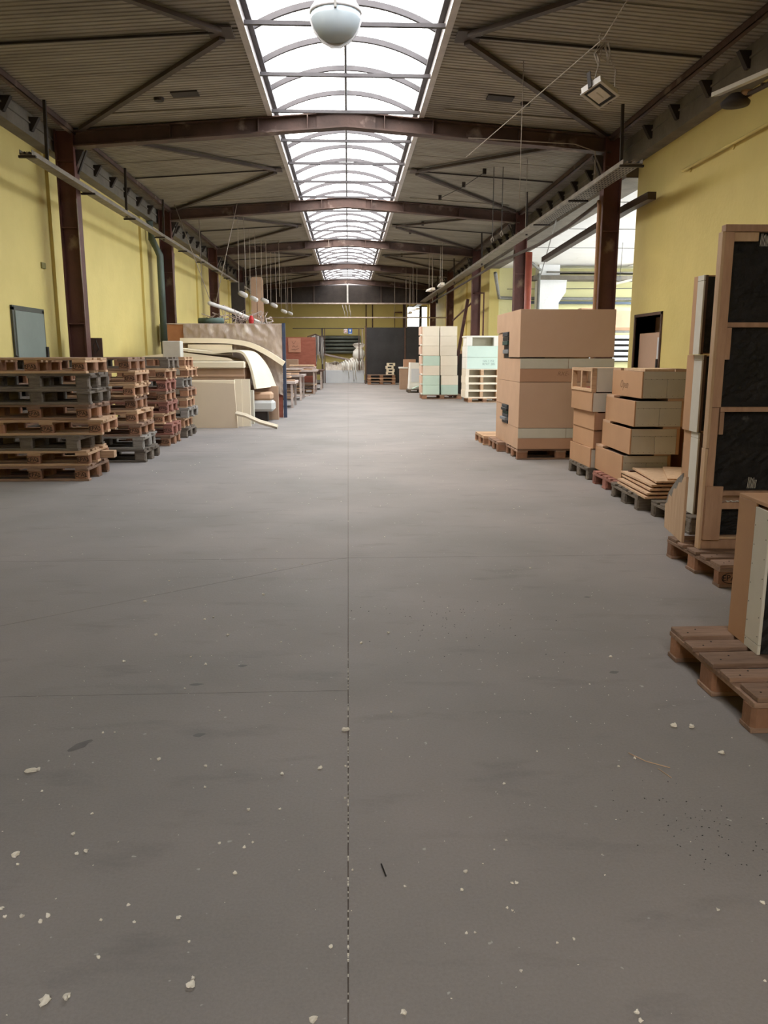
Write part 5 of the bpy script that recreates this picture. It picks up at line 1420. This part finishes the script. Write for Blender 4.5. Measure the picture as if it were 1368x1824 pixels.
for i, (x, y) in enumerate(((-3.4, 19.5), (-2.0, 24.5), (2.2, 31), (2.0, 35), (2.7, 34), (3.0, 29))):
    pipe('drop_wire', [(x, y, zdeck(x) + 0.004), (x, y, 2.9 + 0.1 * (i % 3))], 0.008, M_wire, 'thin pale wire hanging from the roof %s' % ('beside the left cable tray', 'above the left capsule lamps', 'left of the black partition', 'far above the black partition', 'behind the foam blocks', 'close to the right cable tray')[i], 'wire', 'thin wires hanging from the far roof', 4)

# ============================================================ FLOOR DEBRIS
crumbs = [(-0.02,2.62,0.014),(-0.10,2.36,0.009),(-0.22,2.33,0.008),(-1.02,2.38,0.014),(-1.00,2.39,0.010),(-0.94,2.26,0.005),(-0.75,2.13,0.005),(-0.77,2.03,0.008),(-0.89,1.94,0.011),(-0.87,1.90,0.006),(-0.73,1.94,0.007),(-0.71,1.95,0.008),(-0.36,1.97,0.005),(-0.29,1.95,0.005),(-0.27,1.97,0.005),(-0.30,2.13,0.007),(-0.21,2.13,0.005),(-0.30,1.84,0.007),(-0.72,1.70,0.007),(-0.78,1.70,0.008),(-0.82,1.70,0.006),(-0.84,1.73,0.007),(-0.73,1.68,0.007),(-0.54,1.73,0.005),(-0.59,1.68,0.005),(-0.51,1.67,0.005),(-0.41,1.68,0.007),(-0.37,1.60,0.004),(-0.56,1.56,0.005),(-0.34,1.47,0.013),(-0.34,1.49,0.006),(-0.63,1.44,0.014),(-0.59,1.45,0.011),(-0.08,1.37,0.009),(0.10,1.38,0.009),(0.57,1.36,0.007),(0.57,1.34,0.006),(-0.05,1.57,0.006),(0.29,1.82,0.006),(0.27,1.75,0.006),(0.41,1.77,0.006),(0.40,1.77,0.005),(0.47,2.24,0.006),(0.15,2.76,0.006),(1.15,2.60,0.015),(1.21,2.59,0.013),(1.23,2.40,0.011),(1.14,3.27,0.009),(-0.92,3.64,0.010),(-0.58,3.62,0.010),(-0.48,4.27,0.011),(-0.62,3.26,0.008),(-1.10,4.17,0.011),(-0.47,2.39,0.006),(-0.66,3.01,0.006),(-0.70,3.35,0.006),(-0.98,3.31,0.008),(-0.63,2.44,0.008),(-0.87,2.64,0.005),(-0.83,2.64,0.005),(-0.45,2.26,0.006),(-0.32,3.52,0.005),(-0.22,3.34,0.005),(0.05,3.49,0.008),(0.18,3.62,0.009),(0.96,2.98,0.005),(0.93,2.38,0.006),(0.86,2.33,0.005),(0.26,1.60,0.004),(0.28,1.60,0.004),(0.38,1.67,0.004),(0.37,1.68,0.004),(0.46,1.56,0.004),(0.50,1.57,0.004),(0.36,1.48,0.005),(0.87,1.65,0.006),(0.99,1.67,0.007),(0.87,1.43,0.004),(-0.02,2.18,0.005),(-0.02,2.37,0.005),(0.00,1.84,0.004),(0.13,1.77,0.004),(0.38,1.91,0.003),(0.42,1.95,0.004),(-0.49,2.80,0.005),(-0.31,2.86,0.004),(-1.06,4.57,0.007),(-0.69,3.89,0.007),(-0.73,3.86,0.007),(0.62,2.44,0.004),(1.18,6.63,0.007),(1.12,4.76,0.007),(-0.30,4.92,0.007),(-0.46,4.80,0.007),(-0.70,4.63,0.007)]
cms = []
rr = random.Random(9)
for k in range(5):
    b = bmesh.new(); bmesh.ops.create_icosphere(b, subdivisions=2, radius=1)
    for v in b.verts:
        n_ = 1 + 0.38 * math.sin(3 * v.co.x + k) * math.cos(4 * v.co.y - k) + rr.uniform(-0.22, 0.22)
        v.co = Vector((v.co.x * n_ * (1.2 if k % 2 else 0.9), v.co.y * n_, max(-0.5, v.co.z * n_ * 0.7)))
    me = bpy.data.meshes.new('foam_crumb'); b.to_mesh(me); b.free(); me.materials.append(M_crumb); cms.append(me)
big = {0: 'elongated yellowish foam crumb lying on the long floor joint', 29: 'large fluffy foam crumb left of the joint near the camera',
       31: 'fluffy pale foam crumb, left one of the pair nearest the lower left', 32: 'fluffy pale foam crumb, right one of the pair nearest the lower left',
       3: 'long thin foam crumb at the far left of the near floor', 44: 'larger curled foam flake before the near pallet', 45: 'smaller curled foam flake before the near pallet',
       46: 'flat tan chip of wood before the near pallet', 34: 'rounded cream foam crumb just right of the joint, nearest the camera', 33: 'cream foam crumb just left of the joint, nearest the camera',
       1: 'chunky white foam crumb a little left of the long joint'}
for i, (x, y, s) in enumerate(crumbs):
    s *= 0.78
    o = put('foam_crumb', cms[i % 5], loc=(x, y, s * 0.45))
    o.scale = (s * (1.5 if i in (0, 3) else 1), s * (0.55 if i in (0, 3) else 0.9), s)
    o.rotation_euler = (0, 0, rr.uniform(0, 6.28) if i not in (0, 3) else 0.1)
    if i in big: tag(o, big[i], 'foam crumb', 'foam crumbs on the floor')
    else: tag(o, 'tiny white foam crumb on the grey concrete floor', 'foam crumb', 'foam crumbs on the floor')


def scatter(name, n, boxr, smin, smax, m, label, seed, sigma=None):
    rr = random.Random(seed); mb = MB()
    for i in range(n):
        if sigma: x, y = rr.gauss(sigma[0], sigma[2]), rr.gauss(sigma[1], sigma[3])
        else: x, y = rr.uniform(boxr[0], boxr[1]), rr.uniform(boxr[2], boxr[3])
        s = rr.uniform(smin, smax); a = rr.uniform(0, 3.14)
        M_ = Matrix.Translation((x, y, s * 0.3)) @ Matrix.Rotation(a, 4, 'Z')
        mb.box(-s, s, -s * 0.5, s * 0.5, -s * 0.3, s * 0.3, mat=M_)
    o = mb.build(name, m); o['kind'] = 'stuff'; tag(o, label, 'debris')
scatter('white_specks', 420, (-1.2, 1.5, 1.2, 5.0), 0.0008, 0.0022, M_crumb, 'fine white foam specks strewn over the near floor', 1)
scatter('white_specks', 160, (-2.3, 1.8, 5.0, 14.0), 0.002, 0.005, M_crumb, 'fine white specks strewn over the farther floor', 2)
scatter('dark_grit', 80, None, 0.001, 0.003, M_grit, 'patch of dark grit to the right of the long joint', 3, (0.50, 3.75, 0.22, 0.22))
scatter('dark_grit', 90, None, 0.0008, 0.0022, M_grit, 'patch of dark grit and shavings at the lower right', 4, (0.98, 1.98, 0.10, 0.12))
jm = MB(); rr = random.Random(13)
for i in range(80):
    y = rr.uniform(1.25, 3.4); s = rr.uniform(0.0005, 0.0015)
    jm.box(-0.011 - s * 1.5, -0.011 + s * 1.5, y, y + s * rr.uniform(1, 4), -0.004, s)
o = jm.build('joint_debris', M_crumb); o['kind'] = 'stuff'; tag(o, 'crumbs lodged in the long floor joint', 'debris')
pipe('wood_shaving', [(0.92, 2.41, 0.004), (0.95, 2.34, 0.012), (1.02, 2.31, 0.003)], 0.0016, M_ply, 'thin curled pale shaving on the right of the near floor', 'shaving', n=4)
pipe('wood_shaving', [(0.98, 2.31, 0.002), (1.0, 2.25, 0.003)], 0.0014, M_ply, 'short straight pale sliver below the curled shaving', 'shaving', n=4)
pipe('wood_shaving', [(0.075, 1.86, 0.002), (0.078, 1.84, 0.005), (0.085, 1.81, 0.002)], 0.002, M_grit, 'dark curled sliver just right of the long joint', 'shaving', n=4)
stain = pm('floor_stain', (0.15, 0.135, 0.13), (0.12, 0.11, 0.105), scale=30, rough=0.6)
for (x, y, a, b, r) in ((-0.92, 2.55, 0.05, 0.018, 1.0), (-0.53, 2.61, 0.022, 0.012, 0.4), (-0.46, 3.24, 0.02, 0.012, 0.2), (1.10, 3.10, 0.022, 0.012, 0.3), (1.30, 4.15, 0.02, 0.01, 0.1), (-0.62, 3.05, 0.03, 0.01, 0.1)):
    mb = MB(); V = [mb.bm.verts.new((x + a * math.cos(k / 12 * 6.283) * math.cos(r) - b * math.sin(k / 12 * 6.283) * math.sin(r) * (1 + .3 * math.sin(3 * k)),
                                     y + a * math.cos(k / 12 * 6.283) * math.sin(r) + b * math.sin(k / 12 * 6.283) * math.cos(r) * (1 + .3 * math.sin(5 * k)), 0.0004)) for k in range(12)]
    mb.bm.faces.new(V)
    mb.build('floor_stain', stain, fl)
